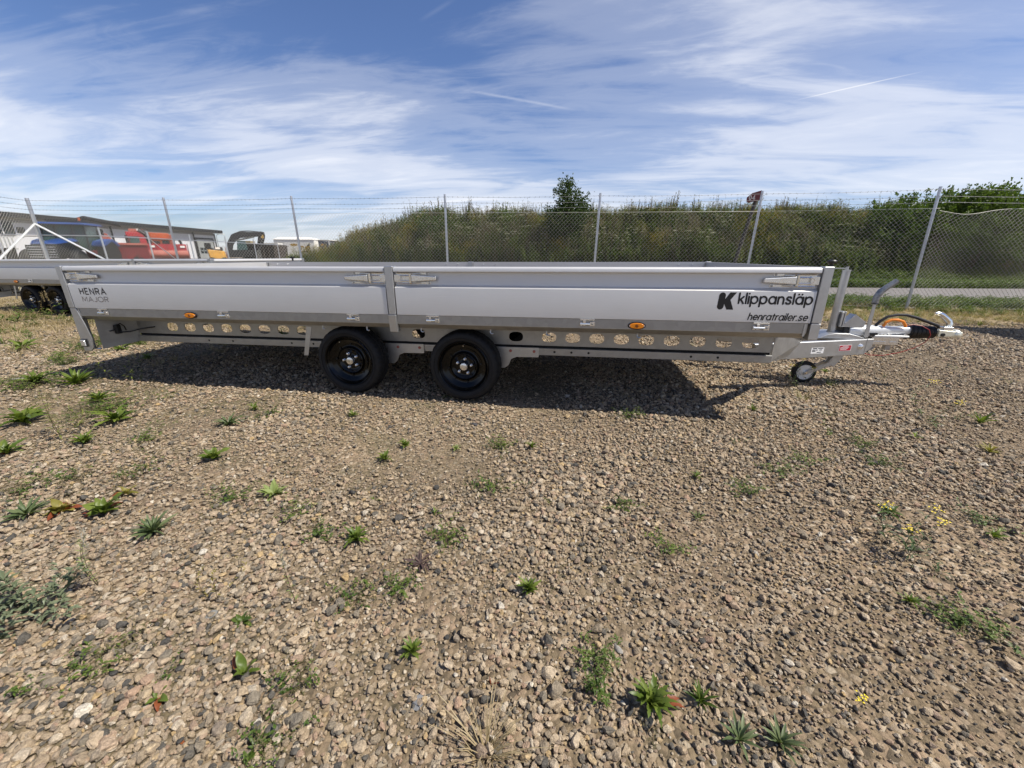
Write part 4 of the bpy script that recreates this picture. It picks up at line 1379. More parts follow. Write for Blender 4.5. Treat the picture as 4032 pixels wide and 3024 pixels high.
def ground_cover():
    """tiny creeping weeds and dry stalks between the stones"""
    pr = [pb_proto(herb(60 + i, .035, 6, .035, 6, .022, .010, None, .35, .1), [M['leaf_mid'], M['stem']]) for i in range(3)]
    pr += [pb_proto(herb(70 + i, .045, 7, .04, 7, .020, .006, None, .6, .1), [M['leaf_dry'], M['stem']]) for i in range(2)]
    pr += [pb_proto(grass_tuft(80 + i, 8, .05, .03, .0018, 1.6), [M['straw']]) for i in range(3)]
    pr += [pb_proto(herb(90, .03, 5, .03, 6, .020, .009, None, .3, .1), [M['leaf_red'], M['stem']])]
    n = 9000
    x = rng.uniform(-2, 9.5, n); y = rng.uniform(-2.5, 3.2, n)
    ok, z = in_view(x, y)
    p = np.clip(wav(x, y, .55, 21) * 1.0 + wav(x, y, 2.0, 22) * .5 - .05 + np.clip((3.0 - x) * .10, -.1, .35), 0, 1)
    k_ = ok & (rng.uniform(0, 1, n) < p * .42)
    x, y = x[k_], y[k_]
    G = [(-.4, -.16, .30), (1.74, -.92, .15), (3.97, -1.56, .08), (3.79, -2.34, .05), (4.08, -1.1, .11), (5.4, -.91, .08), (1.82, -1.45, .15), (2.11, -1.31, .13), (1.72, -1.54, .11), (3.22, -1.49, .08), (3.88, -1.83, .06), (3.75, -1.88, .07),
         (4.92, -1.45, .07), (4.77, -1.16, .07), (-1.59, 1.0, .35), (-5.31, 2.67, .75), (-1.03, .44, .25), (-2.68, 2.71, .3), (5.7, -.69, .1), (5.91, -.52, .11), (6.37, -.22, .12), (6.35, -.47, .11), (4.04, -.66, .12), (2.83, -1.45, .115),
         (2.22, -.49, .14), (3.43, -1.59, .09), (4.59, -1.97, .07), (3.15, -2.2, .084), (3.74, -2.19, .06), (5.85, -1.65, .08), (5.8, -1.62, .06), (6.4, -1.02, .08), (4.94, -.01, .085), (-3.9, 2.6, .5), (-1.9, 1.5, .4), (-.7, -.4, .3), (.9, -.6, .25)]
    gxs, gys, gss = [], [], []
    for (a, c, w) in G:
        m_ = 8 if w < .2 else 20
        gxs += list(a + rng.normal(0, w * .3, m_)); gys += list(c + rng.normal(0, w * .3, m_)); gss += [min(2.4, .6 + w * 4)] * m_
    i = np.where(rng.uniform(0, 1, len(x)) < .62, rng.choice([5, 6, 7], len(x)), rng.choice([0, 1, 2, 3, 3, 4, 4, 8], len(x)))
    s = rng.uniform(.35, .95, len(x))
    x = np.concatenate([x, gxs]); y = np.concatenate([y, gys])
    i = np.concatenate([i, rng.choice([0, 1, 2, 3, 4, 0, 1], len(gxs))]); s = np.concatenate([s, np.array(gss) * rng.uniform(.6, 1.1, len(gss))])
    m2 = 9000
    xm = rng.uniform(-3, 4.2, m2); ym = rng.uniform(-2.4, 1.6, m2)
    okm, _z = in_view(xm, ym)
    pm = np.clip((3.4 - xm) / 3.2, 0, 1) * np.clip(.25 + 1.1 * wav(xm, ym, .8, 33), 0, 1)
    km = okm & (rng.uniform(0, 1, m2) < pm * .8)
    xm, ym = xm[km], ym[km]
    x = np.concatenate([x, xm]); y = np.concatenate([y, ym])
    i = np.concatenate([i, rng.choice([5, 6, 7, 5, 6, 3, 4], len(xm))]); s = np.concatenate([s, rng.uniform(.4, 1.1, len(xm))])
    n = len(x)
    rot = np.stack([rng.normal(0, .15, n), rng.normal(0, .15, n), rng.uniform(0, 6.283, n)], 1)
    o = scatter('ground_cover', np.stack([x, y, ground_z(x, y) + .004], 1), rot, s[:, None] * np.array([[1, 1, .6]]), i, pr)
    tag(o, 'tiny creeping weeds and dry stalks between the gravel stones', 'weeds', kind='stuff')


ground_cover()


# ------------------------------------------------------------------ single trees and bushes
def bush(name, label, cat, base, crown, nleaf, mat, ln=.11, w=.07, limbs=9, seed=1, hole=.35, spikes=0, group=None):
    """crown: list of (dx, dy, z, rx, ry, rz) lobes"""
    r_ = np.random.default_rng(seed)
    root = empty(name, base)
    tb = MB()
    top = max(c[2] for c in crown)
    trunk = MB().tube([(0, 0, -.1), (.03, .02, top * .3), (-.02, .03, top * .65), (.02, 0, top)], [.07, .055, .04, .015], 7).build('trunk', M['bark'], root, smooth=True)
    for k in range(limbs):
        c = crown[k % len(crown)]
        z0 = top * r_.uniform(.15, .6)
        e = np.array([c[0], c[1], c[2]]) + r_.normal(0, .35, 3) * np.array(c[3:6])
        MB().tube([(0, 0, z0), (e[0] * .5, e[1] * .5, z0 + (e[2] - z0) * .55), tuple(e)], [.03, .018, .006], 5).build('limb', M['bark'], trunk, smooth=True)
    pb = PB()
    vol = np.array([c[3] * c[4] * c[5] for c in crown]); vol = vol / vol.sum()
    clumps = []
    for c, vv in zip(crown, vol):
        for _ in range(max(6, int((110 if nleaf < 20000 else 420) * vv))):
            d = r_.normal(size=3); d /= np.linalg.norm(d)
            rr = r_.uniform(hole, 1.08) ** .6
            clumps.append((np.array(c[:3]) + d * rr * np.array(c[3:6]), d))
    per = nleaf // len(clumps)
    for (p, d0) in clumps:
        cs = r_.uniform(.10, .22)
        for _ in range(per):
            o_ = r_.normal(0, cs, 3)
            d = d0 + r_.normal(0, .8, 3) + np.array([0, 0, .25])
            pb.add(*leaf_quad(p + o_, d, ln * r_.uniform(.6, 1.3), w * r_.uniform(.7, 1.2), r_.normal(size=3)), 0)
    for _ in range(spikes):
        c = crown[r_.integers(0, len(crown))]
        a = r_.uniform(0, 6.283)
        p = np.array([c[0] + c[3] * .8 * math.cos(a), c[1] + c[4] * .8 * math.sin(a), c[2] + c[5] * .7])
        d = np.array([math.cos(a) * .5 + r_.normal(0, .3), math.sin(a) * .5, r_.uniform(.4, 1.1)])
        for q in range(9):
            u = q / 8 * r_.uniform(.45, .6)
            for _ in range(4):
                pb.add(*leaf_quad(p + d * u + r_.normal(0, .035, 3), d + r_.normal(0, .9, 3), ln * .9, w * .9, r_.normal(size=3)), 0)
    me = bpy.data.meshes.new('crown')
    me.from_pydata(pb.v, [], pb.f)
    me.materials.append(mat)
    cr = bpy.data.objects.new('crown', me)
    col.objects.link(cr)
    cr.parent = root
    tag(root, label, cat, group)
    return root


bush('leafy_tree', 'dense dark green young tree rising above the bank weeds', 'tree', (3.85, 19.0, 1.0), [(0, 0, 1.1, .78, .7, .9), (-.1, 0, 1.95, .95, .8, .75), (.25, 0, 2.5, .75, .7, .6), (-.25, .1, 2.8, .55, .5, .55), (.1, 0, 3.2, .35, .35, .45)], 7600, M['leaf_dark'], .115, .075, 10, 3, .45, 16)
bush('thin_shrub', 'sparse leafy shrub on the left shoulder of the bank', 'shrub', (-3.4, 19.6, 1.3), [(0, 0, 1.0, .9, .7, .6), (-.5, 0, 1.3, .5, .5, .5), (.6, 0, 1.1, .6, .5, .5)], 2300, M['leaf_mid'], .10, .07, 8, 5, .3, 14)
bush('bramble_bush', 'big arching bramble bush topping the bank at far right', 'bush', (21.5, 20.4, 1.6), [(-1.7, 0, 1.15, 1.3, .9, .8), (0, 0, 1.5, 1.6, 1.0, .9), (1.8, 0, 1.65, 1.8, 1.1, .95), (3.6, .6, 1.7, 1.8, 1.1, 1.0), (-.6, -.6, .5, 2.2, .8, 1.1), (2.0, -.6, .6, 2.6, .8, 1.2)], 30000, M['leaf_mid'], .15, .09, 12, 8, .35, 70)
bush('willow_bush', 'small pale bush on the skyline behind the leaning pole', 'bush', (13.2, 21.5, 2.2), [(0, 0, .95, .45, .4, .6), (.25, 0, 1.2, .3, .3, .4)], 900, M['leaf_olive'], .12, .03, 5, 12, .3, 8)

# ------------------------------------------------------------------ chain link fence
M['post'] = galv_mat('fence_post_zinc', (.60, .61, .63), .45, 20, .14)
M['wire'] = pmat('fence_wire', (.48, .465, .42), .5, .4)
M['barb'] = pmat('barbed_wire', (.16, .16, .165), .6, .5)
FP = [(-12.21, 7.68), (-7.71, 7.97), (-3.54, 8.04), (.90, 8.12), (4.95, 8.29), (8.81, 8.33), (12.40, 7.95), (16.3, 8.35)]
fence = empty('chain_link_fence', (0, 8, 0))
tag(fence, 'galvanised chain link fence topped with three strands of barbed wire', 'fence')
fo = Vector((0, 8, 0))


def fpart(mb, nm, mt_, par=None, **kw):
    return mb.xf(Matrix.Translation(-fo)).build(nm, mt_, par or fence, **kw)


tilt = [(0, 0), (.02, .0), (-.03, 0), (.0, 0), (.03, 0), (.02, 0), (-.03, .10), (0, 0)]
for i, (x, y) in enumerate(FP):
    r_ = .048 if i == 0 else .030
    dx, dy = tilt[i]
    fpart(MB().tube([(x - dx * .2, y, -.2), (x + dx, y + dy, 2.70)], r_, 14), 'post', M['post'], smooth=True)
SIDE = (-10.75, 4.9)
fpart(MB().tube([(SIDE[0], SIDE[1], -.2), (SIDE[0], SIDE[1], 2.7)], .03, 12), 'post', M['post'], smooth=True)
# corner braces
fpart(MB().tube([(-12.17, 7.63, 1.97), (-8.55, 7.93, .08)], .030, 12), 'brace', M['cast'], smooth=True)
fpart(MB().tube([(-12.18, 7.64, 1.97), (-10.98, 5.35, .45)], .030, 12), 'brace', M['cast'], smooth=True)


def bay(x0, y0, x1, y1, pitch=.096, top=2.245, sag=0.0, bulge=0.0):
    ln = math.hypot(x1 - x0, y1 - y0)
    n = int(ln / pitch)
    rows = int((top - .06) / (pitch * .5))
    pw = ln / n
    ux, uy = (x1 - x0) / ln, (y1 - y0) / ln
    nx, ny = -uy, ux
    rad = .0027
    vs, fs = [], []

    def pt(u, z):
        s = 0.0
        if sag:
            c = math.exp(-((u - .55) / .55) ** 2)
            s = -sag * c * max(0, (z - .9) / 1.4)
        b_ = bulge * math.sin(3.1 * u / ln * 3) * math.sin(z * 1.7)
        return (x0 + ux * u + nx * (b_ - .034), y0 + uy * u + ny * (b_ - .034), z + s)
    # each wire is a vertical zigzag hooked into its neighbours
    for k in range(n):
        ph = k % 2
        line = []
        for j in range(rows + 1):
            u = (k + (.52 if (j + 0) % 2 else -.02) + 0.0) * pw
            if ph:
                u = (k + (.52 if j % 2 else -.02)) * pw
            line.append(pt(min(max(u + pw * .0, 0), ln), .06 + j * (top - .06) / rows))
        for q in range(len(line) - 1):
            _seg(vs, fs, line[q], line[q + 1], rad)
        line2 = [pt(min(max((k + (.48 if j % 2 else 1.02)) * pw, 0), ln), .06 + j * (top - .06) / rows) for j in range(rows + 1)]
        for q in range(len(line2) - 1):
            _seg(vs, fs, line2[q], line2[q + 1], rad)
    # selvedge line wires
    for z in (top, .06):
        m_ = 24
        for q in range(m_):
            _seg(vs, fs, pt(ln * q / m_, z), pt(ln * (q + 1) / m_, z), .0032)
    o = fpart(MB().add(vs, fs), 'wire_mesh', M['wire'], recalc=False)
    o['kind'] = 'stuff'


def _seg(vs, fs, a, b, r_):
    a = np.array(a); b = np.array(b)
    d = b - a
    d = d / (np.linalg.norm(d) + 1e-9)
    s = np.cross(d, (0.05, 1, 0.02)); s /= np.linalg.norm(s) + 1e-9
    t_ = np.cross(d, s)
    o = len(vs)
    for p in (a, b):
        for k in range(3):
            an = k * 2.0944
            vs.append(tuple(p + (s * math.cos(an) + t_ * math.sin(an)) * r_))
    fs.extend([(o, o + 1, o + 4, o + 3), (o + 1, o + 2, o + 5, o + 4), (o + 2, o, o + 3, o + 5)])


for i in range(len(FP) - 1):
    bay(*FP[i], *FP[i + 1], sag=.13 if i == 6 else 0.0, bulge=.05 if i == 6 else .0)
bay(*SIDE, *FP[0])


def barbed(a, b, z, seed):
    r_ = np.random.default_rng(seed)
    a = np.array([a[0], a[1], z]); b = np.array([b[0], b[1], z])
    ln = np.linalg.norm(b - a)
    vs, fs = [], []
    m_ = 20
    P = [a + (b - a) * q / m_ + np.array([0, 0, -.02 * math.sin(math.pi * q / m_)]) for q in range(m_ + 1)]
    for q in range(m_):
        _seg(vs, fs, P[q], P[q + 1], .0038)
    u = .1
    while u < ln:
        p = a + (b - a) * u / ln + np.array([0, 0, -.02 * math.sin(math.pi * u / ln)])
        an = r_.uniform(0, 6.28)
        w = np.array([.012, .008 * math.cos(an), .020 * math.sin(an)])
        _seg(vs, fs, p - w, p + w, .0025)
        w = np.array([-.010, .008, .018 * math.cos(an)])
        _seg(vs, fs, p - w, p + w, .0025)
        u += r_.uniform(.11, .15)
    return fpart(MB().add(vs, fs), 'barbed_wire', M['barb'], recalc=False)


for i in range(len(FP) - 1):
    for k, z in enumerate((2.63, 2.49, 2.37)):
        barbed((FP[i][0], FP[i][1] - .035), (FP[i + 1][0], FP[i + 1][1] - .035), z, i * 3 + k)
for k, z in enumerate((2.63, 2.49, 2.37)):
    barbed(SIDE, FP[0], z, 90 + k)

# leaning pole with a dark red sign plate, just behind the fence
pole = empty('sign_pole', (8.52, 8.85, 0))
tag(pole, 'leaning rusty pole with a dark red number plate beside a fence post', 'sign')
M['rustpole'] = pmat('weathered_pole', (.075, .066, .058), .8, .2, .4, 9, .4, 40)
M['signred'] = pmat('dark_red_sign', (.10, .010, .012), .5, 0, .2, 20)
M['signwhite'] = pmat('sign_white', (.55, .52, .50), .6)
MB().tube([(-.02, 0, -.2), (.20, .02, 1.3), (.42, .02, 2.68)], .045, 10).build('pole', M['rustpole'], pole, smooth=True)
pl = MB().prism([(.15, 2.56), (.18, 2.50), (.47, 2.55), (.50, 2.72), (.47, 2.78), (.26, 2.72), (.15, 2.62)], 'y', -.055, -.042).build('sign_plate', M['signred'], pole)
lettering('sign_number', '04', .205, 2.565, .13, .10, .018, -.0575, M['signwhite'], pl, gap=.3)

# inner yard fence of plain posts and a rail
yf_ = empty('yard_fence', (-14, 12, 0))
tag(yf_, 'thin post and rail yard fence standing before the machines', 'fence')
IP = [(-20.5, 8.4), (-16.2, 9.0), (-12.79, 9.78), (-13.14, 11.76), (-13.94, 14.36), (-14.25, 16.7), (-15.17, 19.71), (-16.39, 23.22)]
for (x, y) in IP:
    MB().tube([(x + 14, y - 12, -.1), (x + 14, y - 12, 2.0)], .028, 8).build('post', M['post'], yf_, smooth=True)
for a, b_ in zip(IP[:-1], IP[1:]):
    MB().tube([(a[0] + 14, a[1] - 12, 1.72), (b_[0] + 14, b_[1] - 12, 1.72)], .018, 8).build('rail', M['post'], yf_, smooth=True)
MB().tube([(-13.14 + 14, 11.76 - 12, 1.72), (-13.85 + 14, 14.1 - 12, .2)], .018, 8).build('brace', M['post'], yf_, smooth=True)

# ------------------------------------------------------------------ yard buildings and machines
YAW = R(8.96)
mt, t, b = mat_new('ribbed_grey_cladding')
g = N(t, 'ShaderNodeTexCoord').outputs['Object']
wv = N(t, 'ShaderNodeTexWave'); wv.inputs['Scale'].default_value = 1.6; wv.bands_direction = 'X'
L(t, g, wv.inputs['Vector'])
L(t, ramp(t, noise(t, g, .5, 4), [(.3, (.55, .55, .56)), (.7, (.63, .63, .64))]), b.inputs['Base Color'])
bn = N(t, 'ShaderNodeBump'); bn.inputs['Strength'].default_value = .4; bn.inputs['Distance'].default_value = .03
L(t, wv.outputs[0], bn.inputs['Height']); L(t, bn.outputs[0], b.inputs['Normal'])
b.inputs['Roughness'].default_value = .55
M['clad'] = mt
M['black'] = pmat('black_trim', (.010, .010, .011), .5)
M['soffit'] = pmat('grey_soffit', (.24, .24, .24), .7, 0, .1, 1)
M['roof'] = pmat('dark_roof', (.05, .05, .055), .6, 0, .2, 1)
M['glass'] = pmat('dark_window_glass', (.012, .020, .026), .08, 0, .1, 2)
M['cabglass'] = pmat('green_cab_glass', (.035, .065, .055), .1, 0, .3, 2)
M['frame'] = pmat('white_window_frame', (.6, .6, .6), .5)
M['door'] = pmat('grey_gate', (.27, .28, .27), .6, 0, .15, 2)
M['tblue'] = pmat('tractor_blue', (.018, .060, .22), .35, 0, .15, 4, coat=.3)
M['mach'] = pmat('black_machine_steel', (.014, .014, .015), .5, .2, .5, 6)
M['mach2'] = pmat('grey_machine_steel', (.09, .088, .08), .6, .3, .4, 5)
M['red'] = pmat('bright_red_paint', (.32, .016, .020), .4, 0, .2, 4)
M['dred'] = pmat('dull_red_paint', (.20, .022, .026), .55, 0, .25, 3)
M['salmon'] = pmat('worn_salmon_paint', (.36, .10, .07), .6, 0, .2, 3)
M['orangep'] = pmat('orange_paint', (.45, .085, .02), .45, 0, .2, 4)
M['yellow'] = pmat('machine_yellow', (.56, .29, .045), .5, 0, .2, 4)
M['tarp'] = pmat('white_tarpaulin', (.72, .70, .64), .6, 0, .08, 1.5, .3, 8)
M['navy'] = pmat('slate_blue_tarpaulin', (.07, .085, .125), .6, 0, .15, 2)
M['goldp'] = pmat('gold_print', (.36, .23, .05), .5)
M['greyp'] = pmat('grey_print', (.20, .19, .18), .6)
M['brown'] = pmat('rusty_brown_steel', (.055, .043, .034), .8, .1, .4, 3)

# long grey workshop
bl = empty('workshop_building', (-44.9, 16.0, 0), (0, 0, R(99.63)))
tag(bl, 'long low grey clad workshop with a black eaves band', 'building')
wall = MB().box(-14, 39.1, .8, 14, 0, 4.35).build('wall', M['clad'], bl)
MB().add([(-15, 0, 4.32), (39.9, 0, 4.32), (39.9, 14.8, 5.6), (-15, 14.8, 5.6), (-15, 0, 4.16), (39.9, 0, 4.16), (39.9, 14.8, 5.4), (-15, 14.8, 5.4)],
         [(0, 1, 2, 3), (7, 6, 5, 4), (0, 4, 5, 1), (1, 5, 6, 2), (2, 6, 7, 3), (3, 7, 4, 0)]).build('roof', M['roof'], bl)
MB().box(-15.05, 39.95, -.12, -.004, 4.10, 4.52).build('eaves_band', M['black'], bl)
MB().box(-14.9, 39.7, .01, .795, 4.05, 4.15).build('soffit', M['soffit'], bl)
MB().box(-14.9, 39.0, .70, .797, 3.70, 4.05).build('eaves_shade_band', M['soffit'], bl)  # grey strip painting in the soffit's shadow on the upper wall
for s0, s1 in ((9.2, 12.75), (-6, -3)):
    w = MB().box(s0, s1, .735, .80, 2.55, 3.85).build('window', M['black'], bl)
    n = 4
    for k in range(n):
        a = s0 + .08 + (s1 - s0 - .16) * k / n
        MB().box(a + .04, a + (s1 - s0 - .16) / n - .04, .72, .734, 2.65, 3.75).build('pane', M['glass'], w)
        MB().box(a - .04, a + .04, .705, .733, 2.62, 3.78).build('mullion', M['frame'], w)
dr = MB().box(35.2, 38.5, .72, .80, 0, 3.1).build('gate', M['door'], bl)
MB().box(35.0, 35.2, .70, .80, 0, 3.3).box(38.5, 38.7, .70, .80, 0, 3.3).box(35.2, 38.5, .70, .80, 3.1, 3.3).build('gate_frame', M['black'], dr)
for i in range(4):
    for j in range(2):
        MB().box(35.5 + i * .72, 36.1 + i * .72, .70, .715, 1.05 + j * .45, 1.42 + j * .45).build('pane', M['glass'], dr)
for s in (22.2, 34.7, 39.06):
    MB().box(s - .08, s + .08, .62, .70, 0, 4.0).build('downpipe', M['black'], bl)

# blue tractor, seen from the front
tr = empty('tractor', (-26.9, 18.3, 0), (0, 0, R(30)))
tag(tr, 'blue tractor with a black grille parked before the grey workshop', 'tractor')
MB().hexa([(-.55, -2.7, .75), (.75, -2.7, .75), (.75, -.5, .85), (-.55, -.5, .85)], [(-.45, -2.6, 1.55), (.65, -2.6, 1.55), (.72, -.5, 1.78), (-.52, -.5, 1.78)]).build('hood', M['mach'], tr, bevel=.06)
MB().hexa([(-.47, -2.55, 1.56), (.67, -2.55, 1.56), (.74, -.5, 1.785), (-.54, -.5, 1.785)], [(-.25, -2.3, 1.66), (.45, -2.3, 1.66), (.5, -.5, 1.92), (-.3, -.5, 1.92)]).build('bonnet_top', M['tblue'], tr, bevel=.04)
gr = MB().box(-.58, .78, -2.80, -2.705, .62, 1.50).build('grille', M['mach'], tr, bevel=.02)
for i in range(6):
    MB().box(-.50, .70, -2.84, -2.801, .70 + i * .135, .735 + i * .135).build('grille_slat', M['zinc'], gr)
cab = MB().hexa([(-1.0, -.45, 1.25), (1.15, -.45, 1.25), (1.15, 1.25, 1.25), (-1.0, 1.25, 1.25)], [(-.92, -.25, 2.72), (1.07, -.25, 2.72), (1.07, 1.15, 2.72), (-.92, 1.15, 2.72)]).build('cab', M['cabglass'], tr)
for xx in (-1.02, -.35, .5, 1.12):
    MB().tube([(xx, -.48, 1.2), (xx * .93, -.28, 2.74)], .045, 6).build('cab_pillar', M['mach'], cab)
MB().hexa([(-1.1, -.6, 2.72), (1.3, -.6, 2.72), (1.3, 1.4, 2.72), (-1.1, 1.4, 2.72)], [(-1.0, -.5, 2.84), (1.2, -.5, 2.84), (1.2, 1.3, 2.84), (-1.0, 1.3, 2.84)]).build('cab_roof', M['tblue'], cab, bevel=.05)
MB().box(-.7, .8, -.2, 1.0, 2.845, 3.05).build('roof_hatch', M['mach'], cab, bevel=.03)
MB().box(-1.0, 1.2, -.63, -.605, 2.66, 2.74).build('work_lamp_bar', M['mach'], cab)
for xx in (-1.35, 1.5):
    wx = MB().lathe([(.40, -.25), (.80, -.26), (.92, -.18), (.95, 0), (.92, .18), (.80, .26), (.40, .25)], (xx, .7, .95), 'x', 28).build('rear_wheel', M['rubber'], tr, smooth=True)
    MB().prism([(-.35, 1.55), (-.1, 1.78), (.7, 1.95), (1.3, 1.80), (1.5, 1.6), (1.5, 1.5), (.7, 1.82), (-.3, 1.48)], 'x', xx - .32, xx + .30).build('mudguard', M['tblue'], tr)
for xx in (-1.0, 1.15):
    MB().lathe([(.30, -.2), (.56, -.2), (.64, -.1), (.64, .1), (.56, .2), (.30, .2)], (xx, -1.9, .64), 'x', 24).build('front_wheel', M['rubber'], tr, smooth=True)
for xx in (-1.75, 1.85):
    MB().box(xx - .16, xx + .16, -.55, -.48, 2.15, 2.5).box(xx - .02, xx + .02, -.53, -.5, 1.9, 2.15).tube([(xx, -.5, 2.0), (xx * .6, -.45, 2.0)], .02, 5).build('mirror', M['mach'], tr)
ld = MB().hexa([(-2.4, -2.2, .5), (-1.5, -2.2, .5), (-1.5, -1.9, .5), (-2.4, -1.9, .5)], [(-2.3, -2.2, 1.25), (-1.5, -2.2, 1.35), (-1.5, -1.9, 1.35), (-2.3, -1.9, 1.25)]).build('front_weight_frame', M['mach'], tr)
# black loader frame and lamp arms behind and over the cab
MB().tube([(-1.9, 1.9, .3), (-1.6, 1.7, 2.5), (.3, 1.7, 3.25), (2.0, 1.9, 2.9)], .14, 8).build('loader_arm', M['mach'], tr)
MB().tube([(.9, -.2, 2.98), (.9, -.2, 3.15)], .06, 8).build('beacon', M['orangep'], tr)

# grey trailer gear left of the tractor
gr_ = empty('implement_trailer', (-31.4, 16.6, 0), (0, 0, YAW))
tag(gr_, 'grey low implement with a pale slatted rack left of the tractor', 'implement')
MB().box(-1.6, 1.6, -.8, .8, .62, .82).build('bed', M['mach2'], gr_, bevel=.02)
MB().box(-1.5, -.2, -.6, .5, .83, 1.25).build('gearbox', M['mach2'], gr_, bevel=.05)
rk = MB().box(-.7, 1.5, .9, .95, 1.95, 2.02).box(-.7, 1.5, .9, .95, 1.25, 1.32).build('rack_frame', M['straw_paint'] if 'straw_paint' in M else M['tarp'], gr_)
for i in range(9):
    MB().box(-.66 + i * .24, -.54 + i * .24, .88, .90, 1.30, 1.96).build('slat', M['tarp'], rk)
for xx in (-1.0, 1.0):
    MB().lathe([(.2, -.13), (.38, -.12), (.42, 0), (.38, .12), (.2, .13)], (xx, -.75, .42), 'y', 20).build('wheel', M['rubber'], gr_, smooth=True)

# dull red flat container body
fb = empty('flat_container', (-27.92, 21.59, 0), (0, 0, R(52)))
fb.scale = (0.74, 1, 1)
tag(fb, 'long dull red tipper body between the tractor and red truck', 'container')
body = MB().hexa([(-1.95, -.9, .55), (2.35, -.9, .55), (2.35, 1.4, .55), (-1.95, 1.4, .55)], [(-2.05, -1.05, 1.66), (2.42, -1.05, 1.66), (2.42, 1.5, 1.66), (-2.05, 1.5, 1.66)]).build('body', M['dred'], fb)
MB().box(-2.1, 2.46, -1.13, -1.0, 1.62, 1.76).build('top_rail', M['salmon'], fb, bevel=.01)
MB().box(-2.0, 2.4, -1.0, -.92, .50, .62).build('bottom_rail', M['salmon'], fb, bevel=.01)
for i in range(6):
    x = -1.9 + i * .84
    MB().box(x, x + .08, -1.06, -.96, .62, 1.62).build('rib', M['dred'], fb)
MB().lathe([(.13, 0), (.12, -.02), (0, -.03)], (-.45, -1.02, 1.05), 'y', 14).build('white_disc', M['tarp'], fb)
hop = MB().hexa([(-1.25, -.4, 1.77), (.05, -.4, 1.77), (.05, .8, 1.77), (-1.25, .8, 1.77)], [(-1.25, -.4, 2.4), (-.35, -.4, 2.38), (-.35, .8, 2.38), (-1.25, .8, 2.4)]).build('hopper', M['salmon'], fb, bevel=.02)
MB().box(-1.95, -1.30, -.3, .5, 1.78, 2.42).build('engine_frame', M['mach'], fb)
for zq in (1.85, 2.1, 2.4):
    MB().box(-1.98, -1.28, -.36, -.31, zq, zq + .05).build('yellow_rail', M['yellow'], fb)
for xx in (-1.2, 1.4):
    MB().lathe([(.2, -.14), (.42, -.13), (.48, 0), (.42, .13), (.2, .14)], (xx, -.85, .48), 'y', 20).build('wheel', M['rubber'], fb, smooth=True)

# red truck with an orange spreader
tk = empty('red_truck', (-29.18, 24.59, 0), (0, 0, R(50)))
tk.scale = (0.76, 1, 1)
tag(tk, 'red truck cab with a tipped orange spreader on its back', 'truck')
cb = MB().hexa([(-1.2, -1.0, .7), (.35, -1.0, .7), (.35, 1.2, .7), (-1.2, 1.2, .7)], [(-1.12, -.85, 2.62), (.30, -.85, 2.62), (.30, 1.2, 2.62), (-1.12, 1.2, 2.62)]).build('cab', M['red'], tk, bevel=.06)
MB().hexa([(-.95, -1.00, 1.72), (-.18, -1.00, 1.72), (-.18, -.95, 1.72), (-.95, -.95, 1.72)], [(-.90, -.92, 2.30), (-.18, -.92, 2.30), (-.18, -.86, 2.30), (-.90, -.86, 2.30)]).build('cab_window', M['cabglass'], cb)
MB().box(-1.22, -.98, -1.06, -.99, 1.5, 2.35).build('window_trim', M['mach'], cb)
MB().box(-.85, .25, -.55, .6, 2.62, 2.84).build('roof_sign', M['salmon'], cb, bevel=.03)
MB().box(-.25, .05, -.6, -.56, 2.72, 2.86).build('roof_lamp', M['tarp'], cb)
sp = MB().hexa([(.72, -.6, 1.68), (2.45, -.6, 1.68), (2.45, .9, 1.68), (.72, .9, 1.68)], [(.60, -.6, 2.62), (2.15, -.6, 2.60), (2.15, .9, 2.60), (.60, .9, 2.62)]).build('spreader', M['orangep'], tk, bevel=.04)
MB().box(.85, 1.35, -.66, -.605, 1.78, 2.0).box(1.5, 2.1, -.66, -.605, 1.78, 2.05).build('spreader_opening', M['mach'], sp)
MB().box(.75, 2.25, -.66, -.605, 2.12, 2.18).box(2.22, 2.40, -.68, -.605, 1.68, 2.5).build('spreader_rib', M['salmon'], sp)
MB().tube([(-.1, -.7, 2.75), (.35, -.75, 2.45), (.55, -.75, 1.75)], .20, 8).build('hose_arm', M['mach'], tk)
MB().box(-1.15, 2.6, -.5, .9, .75, 1.62).build('frame', M['mach'], tk)
for xx in (-.7, 1.9):
    MB().lathe([(.2, -.15), (.45, -.14), (.52, 0), (.45, .14), (.2, .15)], (xx, -.9, .52), 'y', 20).build('wheel', M['rubber'], tk, smooth=True)
MB().tube([(3.05, -.5, 1.6), (3.0, -.5, 1.95), (2.9, -.5, 2.1)], .11, 8).build('exhaust', M['mach'], tk)

# snow plough blade standing in front of it
pw = empty('snow_plough', (-24.2, 22.16, 0), (0, 0, R(50)))
pw.scale = (0.78, 1, 1)
tag(pw, 'red snow plough blade with a worn salmon lower half', 'plough')
mb = MB().prism([(-.02, 1.72), (-.06, 1.30), (.02, 1.28), (.06, 1.70)], 'x', -1.36, 1.30)
pb_ = mb.build('upper_blade', M['red'], pw)
MB().prism([(-.07, 1.295), (-.20, 1.08), (-.16, .92), (.0, .78), (.05, .82), (-.10, .95), (-.12, 1.06), (0, 1.275)], 'x', -1.36, 1.34).build('mouldboard', M['salmon'], pw, smooth=True, sharp=50)
MB().box(-1.34, 1.38, -.05, .10, .50, .775).build('cutting_edge', M['dred'], pw)
for xx in (-1.44, 1.36):
    MB().prism([(-.24, .5), (.12, .5), (.12, 1.76), (-.1, 1.76)], 'x', xx, xx + .05).build('end_plate', M['dred'], pw)
for xx in (-.85, -.1, .65):
    MB().box(xx, xx + .05, -.10, -.062, 1.30, 1.70).build('blade_rib', M['dred'], pw)
